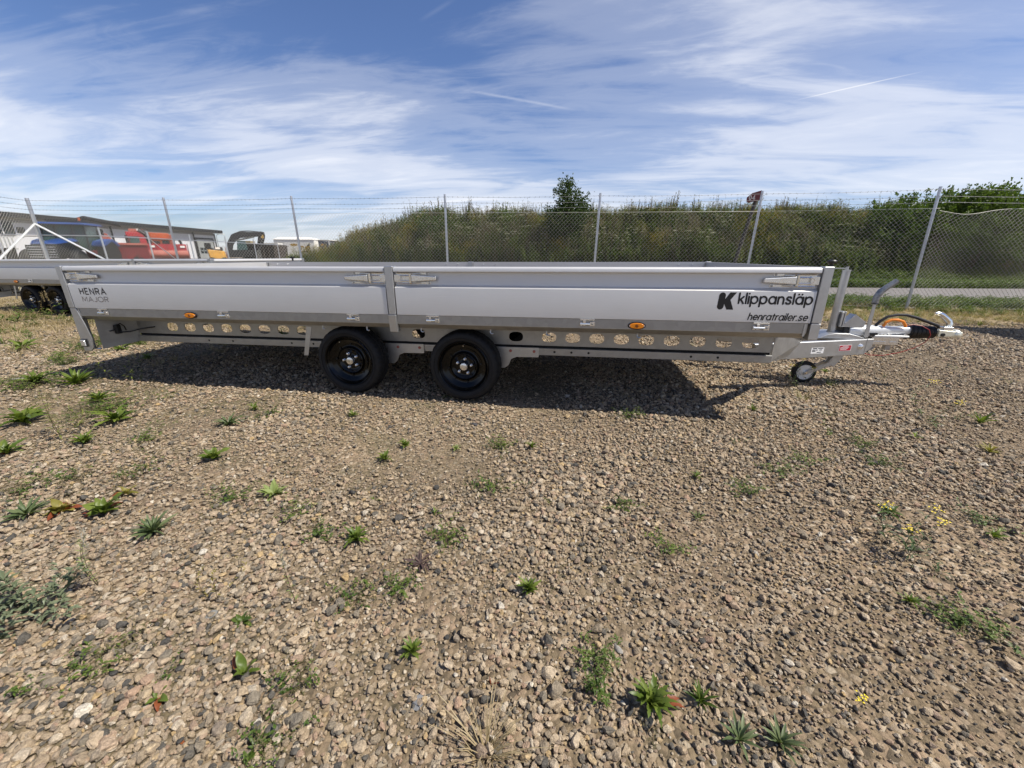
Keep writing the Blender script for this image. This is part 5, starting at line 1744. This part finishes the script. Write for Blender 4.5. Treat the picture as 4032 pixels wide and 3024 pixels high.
for xx in (-1.25, .85):
    MB().box(xx, xx + .34, -.105, -.08, 1.48, 1.62).build('white_label', M['tarp'], pw)
MB().box(-1.0, 1.0, .1, .9, .5, 1.1).build('mounting_frame', M['mach'], pw)

# small yellow machine
ym = empty('yellow_loader', (-26.39, 28.22, 0), (0, 0, R(47)))
ym.scale = (0.82, 1, 1)
tag(ym, 'small yellow compact machine beside the corner of the workshop', 'machine')
MB().hexa([(-.62, -.7, .55), (.78, -.7, .55), (.78, .8, .55), (-.62, .8, .55)], [(-.75, -.7, 1.42), (.70, -.6, 1.30), (.70, .8, 1.30), (-.75, .8, 1.42)]).build('body', M['yellow'], ym, bevel=.05)
MB().box(-.9, -.35, -.2, .6, 1.44, 1.95).box(-.1, .6, .0, .7, 1.32, 1.62).build('engine_top', M['mach'], ym, bevel=.04)
MB().box(-.05, .35, -.3, -.01, 1.45, 1.62).build('seat', M['tarp'], ym)
for xx in (-.5, .55):
    MB().lathe([(.15, -.13), (.36, -.12), (.4, 0), (.36, .12), (.15, .13)], (xx, -.75, .4), 'y', 18).build('wheel', M['rubber'], ym, smooth=True)

# black excavator
ex = empty('excavator', (-28.74, 34.26, 0), (0, 0, R(44)))
ex.scale = (0.86, 1, 1)
tag(ex, 'black excavator with its boom bent over to the right', 'excavator')


def thick(pts, ws, y0, y1):
    P = [np.array(p) for p in pts]
    lo, hi = [], []
    for i, p in enumerate(P):
        d = P[min(i + 1, len(P) - 1)] - P[max(i - 1, 0)]
        d = d / np.linalg.norm(d)
        n_ = np.array([-d[1], d[0]])
        lo.append(p - n_ * ws[i]); hi.append(p + n_ * ws[i])
    return MB().prism([tuple(q) for q in lo + hi[::-1]], 'y', y0, y1)


bo = thick([(-1.75, 1.1), (-1.55, 2.0), (-1.05, 2.65), (-.45, 2.90), (.6, 2.93), (1.75, 3.02)], [.22, .30, .33, .30, .25, .20], -.22, .22).build('boom', M['mach'], ex, bevel=.03)
st = thick([(1.85, 3.25), (1.75, 2.9), (1.45, 2.1), (1.1, 1.45)], [.20, .34, .30, .18], -.2, .2).build('stick', M['mach'], ex, bevel=.03)
MB().tube([(-.9, -.28, 2.35), (.9, -.28, 2.72)], .075, 8).build('hydraulic_ram', M['mach2'], bo)
MB().tube([(-.4, -.05, 3.22), (.5, -.05, 3.28), (1.5, -.05, 3.22)], .05, 6).build('hydraulic_hose', M['mach'], bo)
MB().box(1.62, 1.90, -.215, -.205, 2.62, 2.95).build('boom_badge', M['goldp'], st)
MB().box(-2.0, .6, -.7, 1.6, .75, 1.45).build('upper_body', M['mach'], ex, bevel=.06)
cb = MB().hexa([(-1.0, -.75, 1.45), (.05, -.75, 1.45), (.05, .6, 1.45), (-1.0, .6, 1.45)], [(-.85, -.6, 2.3), (-.05, -.6, 2.3), (-.05, .6, 2.3), (-.85, .6, 2.3)]).build('cab', M['cabglass'], ex)
for s_ in (-1, 1):
    MB().prism([(-1.9, .12), (-2.1, .38), (-1.9, .66), (.6, .66), (.8, .38), (.6, .12)], 'y', s_ * .9 - .25 + .3, s_ * .9 + .25 + .3).build('track', M['rubber'], ex)
MB().hexa([(.75, -.6, .55), (1.35, -.6, .55), (1.35, .6, .55), (.75, .6, .55)], [(.85, -.6, 1.4), (1.3, -.6, 1.5), (1.3, .6, 1.5), (.85, .6, 1.4)]).build('bucket', M['mach2'], ex)
MB().tube([(-2.6, -.8, .4), (-2.6, -.8, 1.7), (-2.1, -.8, 1.7), (-2.1, -.8, .4)], .03, 5).tube([(-2.6, -.8, 1.2), (-2.1, -.8, 1.2)], .025, 5).build('red_rail', M['dred'], ex)

# dark ribbed skip behind the excavator
sk = empty('ribbed_skip', (-28.36, 36.45, 0), (0, 0, YAW))
tag(sk, 'dark rusty ribbed skip between the excavator and white tarpaulin trailer', 'skip')
MB().hexa([(-2.0, -.9, .3), (1.45, -.9, .3), (1.45, 1.3, .3), (-2.0, 1.3, .3)], [(-2.1, -1.1, 1.98), (1.5, -1.1, 1.98), (1.5, 1.4, 1.98), (-2.1, 1.4, 1.98)]).build('body', M['brown'], sk)
MB().box(-2.15, 1.55, -1.2, -1.05, 1.94, 2.06).build('top_rail', M['mach2'], sk)
for i in range(7):
    x = -1.95 + i * .55
    MB().box(x, x + .09, -1.16, -1.0, .4, 1.93).build('rib', M['brown'], sk)
MB().box(-.35, 1.5, -.4, .6, 2.07, 2.2).build('cover_sheet', M['tarp'], sk)
MB().box(-1.9, -.95, -1.0, -.2, 2.07, 2.36).build('beige_crate', M['straw'], sk)

# white tarpaulin trailer with printed side
wt_ = empty('tarpaulin_trailer', (-31.82, 46.58, 0), (0, 0, YAW))
tag(wt_, 'white tarpaulin box trailer with a gold and black printed side', 'trailer')
bd_ = MB().prism([(-2.66, .62), (2.56, .62), (2.56, 2.86), (-2.66, 2.86)], 'y', -1.2, 1.2).build('box_cover', M['tarp'], wt_)
MB().hexa([(-2.72, -1.28, 2.865), (2.62, -1.28, 2.865), (2.62, 1.28, 2.865), (-2.72, 1.28, 2.865)], [(-2.1, -.8, 3.18), (1.7, -.8, 3.16), (1.7, .8, 3.16), (-2.1, .8, 3.18)]).build('roof_cover', M['tarp'], wt_)
bn_ = MB().box(-2.5, 2.0, -1.215, -1.203, .66, 2.72).build('printed_sheet', M['tarp'], wt_)
for i in range(9):
    wl = (.75, .55, .9, 1.25, .7, 1.1, .65, .5, .8)[i]
    MB().box(-2.05, -2.05 + wl, -1.219, -1.216, 2.42 - i * .15, 2.47 - i * .15).build('print_line', M['greyp'], bn_)
lettering('printed_name', 'ZWS', .62, 1.42, 1.22, .62, .13, -1.236, M['goldp'], bn_, shear=.12, gap=.16)
MB().add([(u, -1.219, v) for u, v in ((.1, 1.05), (.9, 1.30), (1.7, 1.30), (1.55, .95), (1.95, 1.30), (1.95, 2.45), (1.55, 2.1), (1.3, 1.95), (1.45, 1.5), (.7, 1.45))], [(0, 1, 9), (1, 2, 8, 9), (2, 3, 4), (2, 4, 5, 6, 7, 8)]).build('print_shape', M['ink'], bn_, recalc=False)
MB().prism([(-.1 + .48 * math.cos(R(a)) , 2.22 + .16 * math.sin(R(a))) for a in range(0, 360, 30)], 'y', -1.2195, -1.2165).build('print_shape', M['goldp'], bn_)
MB().box(-2.45, .0, -1.219, -1.216, .70, .86).build('print_band', M['ink'], bn_)
MB().box(-2.6, 2.5, -1.0, 1.0, .42, .61).build('chassis', M['mach2'], wt_)
for xx in (-.4, .4):
    MB().lathe([(.15, -.1), (.3, -.1), (.33, 0), (.3, .1), (.15, .1)], (xx, -1.05, .33), 'y', 18).build('wheel', M['rubber'], wt_, smooth=True)

nv = empty('covered_trailer', (-29.08, 48.06, 0), (0, 0, YAW))
tag(nv, 'slate blue covered trailer with a small yellow emblem, right of the white tarpaulin one', 'trailer')
MB().prism([(-.86, .5), (.95, .5), (1.05, 2.70), (-.95, 2.82)], 'y', -1.1, 1.4).build('cover', M['navy'], nv)
MB().box(-1.0, 1.1, -1.16, 1.45, 2.83, 2.92).build('roof_cover', M['tarp'], nv)
MB().box(1.0, 1.06, -1.16, -1.08, .5, 2.8).build('corner_post', M['tarp'], nv)
MB().add([(u, -1.106, v) for u, v in ((-.1, 2.15), (.15, 2.45), (.35, 2.35), (.2, 2.15))] + [(u, -1.106, v) for u, v in ((.35, 1.85), (.45, 2.2), (.55, 1.9), (.65, 2.2), (.72, 1.9))], [(0, 1, 2, 3), (4, 5, 6), (6, 7, 8)]).build('emblem', M['yellow'], nv, recalc=False)
MB().box(-.8, .9, -.9, 1.2, .3, .49).build('chassis', M['mach2'], nv)
MB().lathe([(.15, -.1), (.3, -.1), (.33, 0), (.3, .1), (.15, .1)], (.1, -.95, .33), 'y', 18).build('wheel', M['rubber'], nv, smooth=True)

rc = empty('red_container', (-31.77, 55.11, 0), (0, 0, YAW))
tag(rc, 'rust red container far off at the foot of the bank', 'container')
MB().box(-.85, .95, -1, 3, .1, 2.55).build('body', M['dred'], rc, bevel=.03)
for i in range(8):
    MB().box(-.80 + i * .22, -.72 + i * .22, -1.05, -1.002, .2, 2.45).build('rib', M['dred'], rc)
MB().box(-.9, 1.0, -1.07, -.9, 2.56, 2.68).build('top_rail', M['mach2'], rc)
MB().tube([(-.9, -.9, 3.0), (.7, -.9, 2.95)], .14, 8).box(-.8, .5, -.95, .5, 2.69, 2.86).build('rolled_sheet', M['mach2'], rc)

lp = empty('street_lamp', (-77.0, 80.1, 0), (0, 0, YAW))
tag(lp, 'thin street lamp far beyond the workshop corner', 'lamp')
MB().tube([(0, 0, 0), (0, 0, 4.8), (.3, 0, 5.1), (1.0, 0, 5.2)], .05, 6).build('mast', M['mach2'], lp)
MB().box(.7, 1.9, -.2, .2, 5.12, 5.28).build('lamp_head', M['tarp'], lp)

# tall box trailer standing just outside the right edge: it casts the shadow seen there
bt = empty('box_trailer', (13.0, 2.9, 0))
tag(bt, 'tall white box trailer at right that throws its shadow across the gravel', 'trailer')
MB().box(0, 4.8, 0, 2.25, .55, 2.62).build('box_body', M['tarp'], bt, bevel=.02)
MB().box(.1, 4.7, .3, 1.95, .40, .545).build('chassis', M['galv'], bt)
MB().box(4.8, 6.3, 1.05, 1.2, .42, .52).build('drawbar', M['galv'], bt)
for yy in (.12, 2.13):
    for xx in (2.1, 2.85):
        MB().lathe([(.15, -.09), (.28, -.09), (.31, 0), (.28, .09), (.15, .09)], (xx, yy, .31), 'y', 24).build('wheel', M['rubber'], bt, smooth=True)
MB().tube([(5.6, 1.12, .1), (5.6, 1.12, .8)], .03, 8).lathe([(.05, -.03), (.1, 0), (.05, .03)], (5.6, 1.12, .1), 'y', 16).build('jockey_wheel', M['galv'], bt)

# ------------------------------------------------------------------ trailers
HA = [.618, .817, 1.019, 1.219, 1.42, 1.62, 1.819, 2.016, 3.137, 4.002, 4.28, 4.475, 4.671, 4.866, 5.061, 5.256, 5.45, 5.643, 5.837]
TILT = .0112
main = make_trailer('flatbed_trailer', 6.1, 2.434, [.033, 3.082, 6.068], [2.590, 3.600], .296, lambda h: .296 - TILT * h, True, HA)
main.rotation_euler = (0, -TILT, 0)
tag(main, 'long silver tandem axle flatbed trailer with black lettering in the foreground', 'trailer')

second = make_trailer('flatbed_trailer', 6.0, 2.0, [.033, 4.34, 5.967], [1.20, 1.92], .270, lambda h: .270 + .03, False, [.5, .8, 1.0, 2.7, 2.9, 3.1, 3.3, 3.5, 3.7, 3.9, 4.1, 4.3])
second.rotation_euler = (0, -.012, R(-5.0))
second.location = (-7.23, 3.30, -.045)
tag(second, 'shaded grey flatbed trailer parked behind, cut by the left edge', 'trailer')

# ------------------------------------------------------------------ weeds that stand singly
M['weed'] = leaf_mat('weed_leaf', (.062, .105, .014), (.170, .215, .040), .32, .42, 30)
M['weed_pale'] = leaf_mat('pale_weed_leaf', (.17, .22, .06), (.26, .31, .11), .3, .5, 30)
M['weed_blue'] = leaf_mat('grey_green_leaf', (.065, .100, .036), (.145, .175, .080), .22, .5, 30)
M['weed_dark'] = leaf_mat('deep_green_leaf', (.045, .080, .012), (.100, .140, .026), .3, .42, 30)
M['weed_dry'] = leaf_mat('withered_leaf', (.050, .032, .030), (.095, .060, .050), .1, .7, 30)
M['weed_red'] = leaf_mat('red_turned_leaf', (.16, .035, .016), (.28, .09, .03), .25, .5, 30)
M['weed_yel'] = leaf_mat('yellowing_leaf', (.15, .15, .03), (.27, .22, .05), .3, .5, 30)
M['flower'] = pmat('yellow_flower', (.72, .56, .02), .6)


def leaf_mesh(seed, lobes=0, wid=.26, curl=.35, mat=None, nseg=14, wave=.05):
    """a real leaf blade 1 unit long in +X, bending up then over, midrib groove"""
    r_ = np.random.default_rng(seed)
    v, f = [], []
    for i in range(nseg + 1):
        u = i / nseg
        w = wid * .5 * (math.sin(math.pi * min(1, u ** .85 * .97 + .02)) ** .75) * (.35 + .65 * min(1, u * 2.2))
        if lobes:
            w *= 1 + .34 * math.sin(u * lobes * 6.283 + seed)
        if i == nseg:
            w = .004
        z = curl * (u - u * u * 1.15)
        wv_ = wave * math.sin(u * 9 + seed)
        v += [(u * .98, -w, z + w * .45 + wv_ * w * 4), (u, 0, z), (u * .98, w, z + w * .45 - wv_ * w * 4)]
    for i in range(nseg):
        a = i * 3
        f += [(a, a + 3, a + 4, a + 1), (a + 1, a + 4, a + 5, a + 2)]
    me = bpy.data.meshes.new('leaf')
    me.from_pydata(v, [], f)
    me.materials.append(mat)
    me.polygons.foreach_set('use_smooth', [True] * len(me.polygons))
    return me


_leafs = {}


def leafset(kind, mat):
    key = (kind, mat)
    if key not in _leafs:
        par = {'A': dict(lobes=5, wid=.20, curl=.55), 'B': dict(lobes=0, wid=.36, curl=.40, wave=.10), 'D': dict(lobes=6, wid=.21, curl=.55, wave=.10), 'N': dict(lobes=0, wid=.14, curl=.28), 'P': dict(lobes=0, wid=.22, curl=.2)}[kind]
        _leafs[key] = [leaf_mesh(300 + hash(kind) % 1 + i * 7 + len(_leafs), mat=M[mat], **par) for i in range(3)]
    return _leafs[key]


def put_leaf(root, me, az, el, ln, off=(0, 0, 0), wsc=1.0):
    o = bpy.data.objects.new('leaf', me)
    col.objects.link(o)
    o.parent = root
    o.location = off
    o.rotation_euler = (random.uniform(-.35, .35), -el, az)
    o.scale = (ln, ln * wsc, ln)
    return o


def rosette(x, y, width, label, kind='A', mat='weed', n=13, up=(.25, 1.15), odd=None, nodd=0, name='rosette_weed', grp='leafy weeds growing in the gravel'):
    root = empty(name, (x, y, float(ground_z(x, y)) + .002))
    tag(root, label, 'weed', grp)
    ls = leafset(kind, mat)
    n = int(n * 2.0) if n > 6 else n
    for i in range(n):
        u = i / n
        az = i * 2.399 + random.uniform(-.3, .3)
        el = up[0] + (up[1] - up[0]) * u + random.uniform(-.1, .1) + .12
        ln = width * .58 * random.uniform(.55, 1.12) * (1.0 if u < .7 else .85)
        put_leaf(root, random.choice(ls), az, el, ln, wsc=random.uniform(.85, 1.15))
    for i in range(nodd):
        put_leaf(root, random.choice(leafset(kind, odd)), random.uniform(0, 6.28), random.uniform(-.02, .2), width * .6 * random.uniform(.8, 1.1), (0, 0, .004))
    return root


def herb_thing(x, y, h, label, name, stems, spread, leaves, ln, w, leaf, head=None, hmat=None, up=.5, grp='upright weeds growing in the gravel', seed=0, cat='weed'):
    root = empty(name, (x, y, float(ground_z(x, y))))
    tag(root, label, cat, grp)
    pb = herb(seed * 1000 + int(abs(x) * 100), h, stems, spread, leaves, ln, w, head, up, .1)
    for nm, mi, mt_ in (('stem', 1, M['stem']), ('foliage', 0, M[leaf]), ('flower_head', 2, M[hmat] if hmat else None)):
        fs = [f for f, q in zip(pb.f, pb.m) if q == mi]
        if not fs or mt_ is None:
            continue
        used = sorted({i for f in fs for i in f})
        mp = {a: k for k, a in enumerate(used)}
        me = bpy.data.meshes.new(nm)
        me.from_pydata([pb.v[i] for i in used], [], [tuple(mp[i] for i in f) for f in fs])
        me.materials.append(mt_)
        o = bpy.data.objects.new(nm, me)
        col.objects.link(o)
        o.parent = root
        o['kind'] = 'stuff'
    return root


RW = rosette
RW(3.60, -1.62, .135, 'bright green rosette weed in the open gravel left of centre, below the left wheel', n=17)
RW(4.36, -1.77, .120, 'upright green rosette weed in the gravel just right of the picture centre line', n=15, up=(.5, 1.3))
RW(4.03, -2.05, .100, 'bushy bright green weed in the lower middle, left of the dry grass tuft', n=18, up=(.45, 1.3))
RW(4.73, -2.08, .145, 'largest wavy leaved green weed, in the lower right foreground', 'D', 'weed', 19, (.3, 1.25), 'weed_red', 2)
RW(3.58, -2.19, .125, 'broad leaved upright weed with one red tip in the lower left foreground', 'B', 'weed', 6, (.5, 1.2), 'weed_red', 1, 'broadleaf_weed')
RW(3.39, -2.28, .082, 'small broad leaved weed with an orange red leaf at lower left', 'B', 'weed', 5, (.3, 1.0), 'weed_red', 1, 'broadleaf_weed')
RW(3.45, -.77, .115, 'upper of two neighbouring green weeds in front of the left wheel gap', n=13, up=(.4, 1.25))
RW(3.40, -.95, .125, 'lower of two neighbouring green weeds in front of the left wheel gap', n=14, up=(.3, 1.2))
RW(4.25, -.65, .105, 'compact green weed with its own dark shadow before the right wheel', n=12, up=(.5, 1.3))
RW(3.78, -.75, .080, 'small pale green weed between the two wheels, nearer the camera', n=8, mat='weed_pale')
RW(2.39, -1.11, .170, 'open green weed with spoon shaped leaves in front of the rear chassis', 'B', 'weed', 10, (.3, 1.1), name='broadleaf_weed')
RW(3.00, -1.37, .155, 'pale flat lime rosette in the left middle gravel', 'P', 'weed_pale', 12, (.05, .7))
RW(1.25, -.77, .270, 'large spreading green weed at left in front of the rear corner', 'D', 'weed', 15, (.15, .9))
RW(.66, -.45, .240, 'feathery green weed just behind the large spreading one at left', n=15, up=(.15, 1.0))
RW(1.40, -1.07, .165, 'dense yellowish green rosette nearer than the large spreading weed', n=17, up=(.25, 1.1))
RW(-.05, -.12, .36, 'wide clump of strap leaves beyond the rear corner shadow', 'N', 'weed', 22, (.15, .9), name='strap_leaf_weed')
RW(-.42, -.18, .30, 'leafy clump half hiding a flat stone by the left edge', n=18, up=(.15, .9))
RW(.61, -.88, .30, 'sprawling green weed at the left edge above the reddish ones', 'D', 'weed', 14, (.1, .8))
RW(1.12, -1.27, .20, 'green weed with an orange leaf cut by the left edge', 'A', 'weed', 12, (.15, .9), 'weed_red', 2)
RW(2.69, -1.71, .170, 'spiky grey green rosette of narrow leaves at left', 'N', 'weed_blue', 26, (.15, 1.1), name='narrow_leaf_weed')
RW(2.00, -1.71, .175, 'grey green narrow leaved weed left of the red turning ones', 'N', 'weed_blue', 22, (.1, .8), name='narrow_leaf_weed')
RW(2.13, -1.67, .145, 'left of two weeds with red and yellow turning leaves', 'B', 'weed_yel', 8, (.2, 1.0), 'weed_red', 5, 'broadleaf_weed')
RW(2.34, -1.64, .180, 'right of two weeds with red and yellow turning leaves', 'B', 'weed', 8, (.2, 1.0), 'weed_red', 4, 'broadleaf_weed')
RW(2.28, -1.50, .125, 'small yellow green weed just above the red turning pair', 'B', 'weed_yel', 6, (.3, 1.1), 'weed_red', 1, 'broadleaf_weed')
RW(2.07, -.67, .205, 'dark narrow leaved weed left of the mudguard bracket, in sun', 'N', 'weed_blue', 16, (.05, .8), name='narrow_leaf_weed')
RW(2.04, -.39, .13, 'tiny green weed close to the shadow edge under the rear bed', n=8)
RW(2.86, -.38, .12, 'little yellow green weed at the shadow edge by the left wheel', n=9, mat='weed')
RW(3.54, -1.35, .08, 'very small green sprig above the bright rosette left of centre', n=6)
RW(3.87, -1.39, .08, 'small three leaved sprig just left of the centre line', n=6)
RW(4.39, -1.21, .07, 'tiny dark sprig right of centre in bare gravel', n=6, mat='weed_dark')
RW(5.19, -.84, .09, 'small yellow green sprig below the front shadow corner', n=7, mat='weed')
RW(5.93, .29, .11, 'little green weed right of the pointed front shadow', n=8)
RW(4.87, -2.05, .095, 'dark green pointed rosette right of the largest foreground weed', 'N', 'weed_dark', 14, (.3, 1.1), name='narrow_leaf_weed')
RW(4.94, -2.13, .105, 'long leaved grey green weed at the bottom edge right of centre', 'N', 'weed_blue', 9, (.2, 1.0), name='narrow_leaf_weed')
RW(5.04, -2.12, .105, 'rightmost of the grey green weeds along the bottom edge', 'N', 'weed_blue', 11, (.2, 1.0), name='narrow_leaf_weed')
RW(6.02, -1.02, .14, 'flat dark green weed right of centre with a toothed outline', 'D', 'weed_dark', 7, (.05, .7))
RW(5.71, -1.58, .085, 'yellow green weed at right under the yellow flowering one', 'A', 'weed', 9)
RW(7.53, .33, .20, 'loose green weed near the right edge behind the tall stalk', 'N', 'weed', 10, (.4, 1.2), name='narrow_leaf_weed')
RW(6.82, -.06, .10, 'small light weed left of the tall leaning stalk at right', n=6, mat='weed_pale')
RW(7.14, -.20, .15, 'yellowish flat weed at the right edge below the loose green one', 'P', 'weed_yel', 8, (.1, .8))
RW(3.43, -2.04, .07, 'small lobed weed beside a round grey stone at lower left', 'B', 'weed_dark', 7, (.1, .7), name='broadleaf_weed')
RW(7.16, 1.59, .13, 'fresh green leaves just right of the jockey wheel', n=9, up=(.4, 1.1))
RW(6.36, -1.13, .10, 'lone green sprig near the right edge at mid height', n=7)
RW(-2.3, .86, .34, 'low green weed in the straw at the far left edge', n=13, up=(.1, .8))
RW(-.29, .72, .20, 'green weed inside the shadow of the rear bed', n=11)
RW(-1.09, 1.05, .21, 'bright green weed right under the rear corner post', n=13, up=(.1, .8))
RW(3.75, -2.34, .075, 'dark rosette of blunt leaves cut by the bottom edge', 'P', 'weed_dark', 8, (.15, .8))
RW(5.10, -1.21, .09, 'thin dark narrow weed right of centre in the gravel', 'N', 'weed_dark', 7, (.1, .8), name='narrow_leaf_weed')
RW(3.92, -1.70, .12, 'withered purple brown rosette beside the centre line', 'N', 'weed_dry', 9, (.02, .5), name='withered_weed') if 'weed_dry' in M else None
RW(4.29, -2.10, .06, 'single dark red upright leaf in the lower middle', 'N', 'weed_red', 2, (.6, 1.2), name='red_leaf')
RW(3.54, -2.36, .06, 'fallen dark red leaf on the gravel at bottom left', 'B', 'weed_red', 1, (.05, .1), name='red_leaf')
HT = herb_thing
HT(2.67, -2.10, .13, 'bushy silver green wormwood at the left edge', 'wormwood', 12, .10, 16, .045, .018, 'silver', seed=3)
HT(2.77, -2.17, .09, 'smaller silver green wormwood just below the bushy one', 'wormwood', 8, .06, 14, .04, .016, 'silver', seed=4)
HT(3.05, -2.30, .05, 'ferny flat green weed in the bottom left corner', 'ferny_weed', 12, .07, 14, .022, .007, 'leaf_mid', up=.2, seed=5)
HT(5.88, -1.29, .24, 'yellow flowering tall weed with reddish stems at right', 'flowering_weed', 4, .08, 26, .05, .009, 'weed_blue', 'umbel', 'flower', .5, seed=6)
HT(4.58, -2.06, .09, 'feathery fine leaved weed left of the largest foreground weed', 'ferny_weed', 9, .05, 22, .022, .006, 'leaf_mid', up=.5, seed=7)
HT(7.17, .20, .34, 'tall leaning leafy stalk near the right edge', 'flowering_weed', 2, .12, 26, .06, .014, 'weed_blue', 'umbel', 'flower', .5, seed=8)
HT(3.59, -1.95, .22, 'thin pale flowering stalk in the lower left middle', 'thin_stalk', 1, .03, 26, .022, .006, 'weed_pale', 'plume', 'white_f', .8, seed=9)
HT(2.78, -1.99, .22, 'thin pale flowering stalk near the left edge', 'thin_stalk', 2, .03, 24, .022, .006, 'weed_pale', 'plume', 'white_f', .8, seed=10)
HT(3.27, -1.98, .16, 'short yellow green branching stalk left of the round grey stone', 'thin_stalk', 3, .04, 18, .02, .006, 'weed_yel', None, None, .8, seed=11)
HT(5.25, -2.10, .14, 'bare stalk with two yellow flower heads at the bottom right', 'thin_stalk', 1, .03, 3, .02, .005, 'weed_yel', 'umbel', 'flower', .8, seed=12)
HT(6.62, 1.05, .30, 'yellow topped flowering weed touching the jockey wheel', 'flowering_weed', 4, .07, 18, .045, .016, 'weed_blue', 'umbel', 'flower', .5, seed=13)
HT(.26, .05, .20, 'small upright branching weed at the rear shadow edge', 'branching_weed', 5, .12, 12, .05, .012, 'leaf_lime', seed=14)
HT(-4.79, 2.72, .62, 'tall pale seed stalk in front of the shaded trailer wheels', 'seed_stalk', 2, .10, 16, .08, .02, 'straw', 'plume', 'straw', .6, seed=15)
HT(-5.3, 2.55, .20, 'leafy green clump at the foot of the shaded trailer wheel', 'leafy_clump', 14, .55, 12, .10, .04, 'leaf_mid', seed=16)
HT(1.15, -1.02, .34, 'tall reddish branching dock behind the dense rosette at left', 'branching_weed', 4, .12, 18, .06, .012, 'leaf_olive', seed=17)
HT(5.0, .0, .05, 'low sprig in the shadow under the trailer front', 'branching_weed', 5, .05, 8, .03, .008, 'leaf_mid', seed=18)


def tuft(x, y, w, h, label, mat, seed, blades=40):
    root = empty('grass_tuft', (x, y, float(ground_z(x, y))))
    tag(root, label, 'grass', 'grass tufts in the gravel')
    pb = grass_tuft(seed, blades, h, w * .25, .0028, 1.1)
    me = bpy.data.meshes.new('blades')
    me.from_pydata(pb.v, [], pb.f)
    me.materials.append(M[mat])
    o = bpy.data.objects.new('blades', me)
    col.objects.link(o)
    o.parent = root


tuft(6.46, .62, .14, .10, 'yellowish grass tuft right of the front shadow', 'weed_yel', 1)
tuft(4.31, -2.26, .13, .12, 'dry straw tuft at the bottom edge near the middle', 'straw', 2, 60)
tuft(6.97, 1.14, .16, .12, 'olive grass tuft in front of the jockey wheel shadow', 'leaf_olive', 3)
tuft(6.47, .27, .11, .06, 'faint small grass tuft right of centre by the little green weed', 'leaf_olive', 4, 20)


def rock(x, y, sx, sy, sz, label, c, seed):
    p = stone_proto(seed, 3)
    p.name = 'stone'
    col.objects.link(p)
    p.location = (x, y, float(ground_z(x, y)) + sz * .12)
    p.rotation_euler = (0, 0, seed * 1.3)
    p.scale = (sx, sy, sz)
    p.data.materials[0] = pmat('stone_%d' % seed, c, .85, 0, .22, 6, .5, 9)
    tag(p, label, 'stone', 'larger stones in the gravel')


rock(3.30, -2.03, .058, .045, .040, 'smooth round grey stone at lower left', (.17, .165, .15), 501)
rock(.23, -.25, .15, .10, .05, 'flat pinkish brick piece near the rear shadow', (.36, .24, .17), 502)
rock(-.70, -.12, .17, .12, .10, 'pale grey slab among leaves at the left edge', (.30, .27, .23), 503)
rock(4.45, .38, .07, .06, .06, 'pale stone in the shade between front wheel and nose', (.34, .30, .26), 504)
rock(3.80, -.35, .05, .045, .05, 'single black stone in front of the wheels', (.04, .04, .045), 505)
rock(4.10, -2.18, .055, .050, .04, 'blotchy grey stone beside dark leaves in the lower middle', (.16, .16, .16), 506)
rock(4.66, -1.93, .045, .04, .035, 'grey speckled stone above the largest foreground weed', (.27, .25, .22), 507)
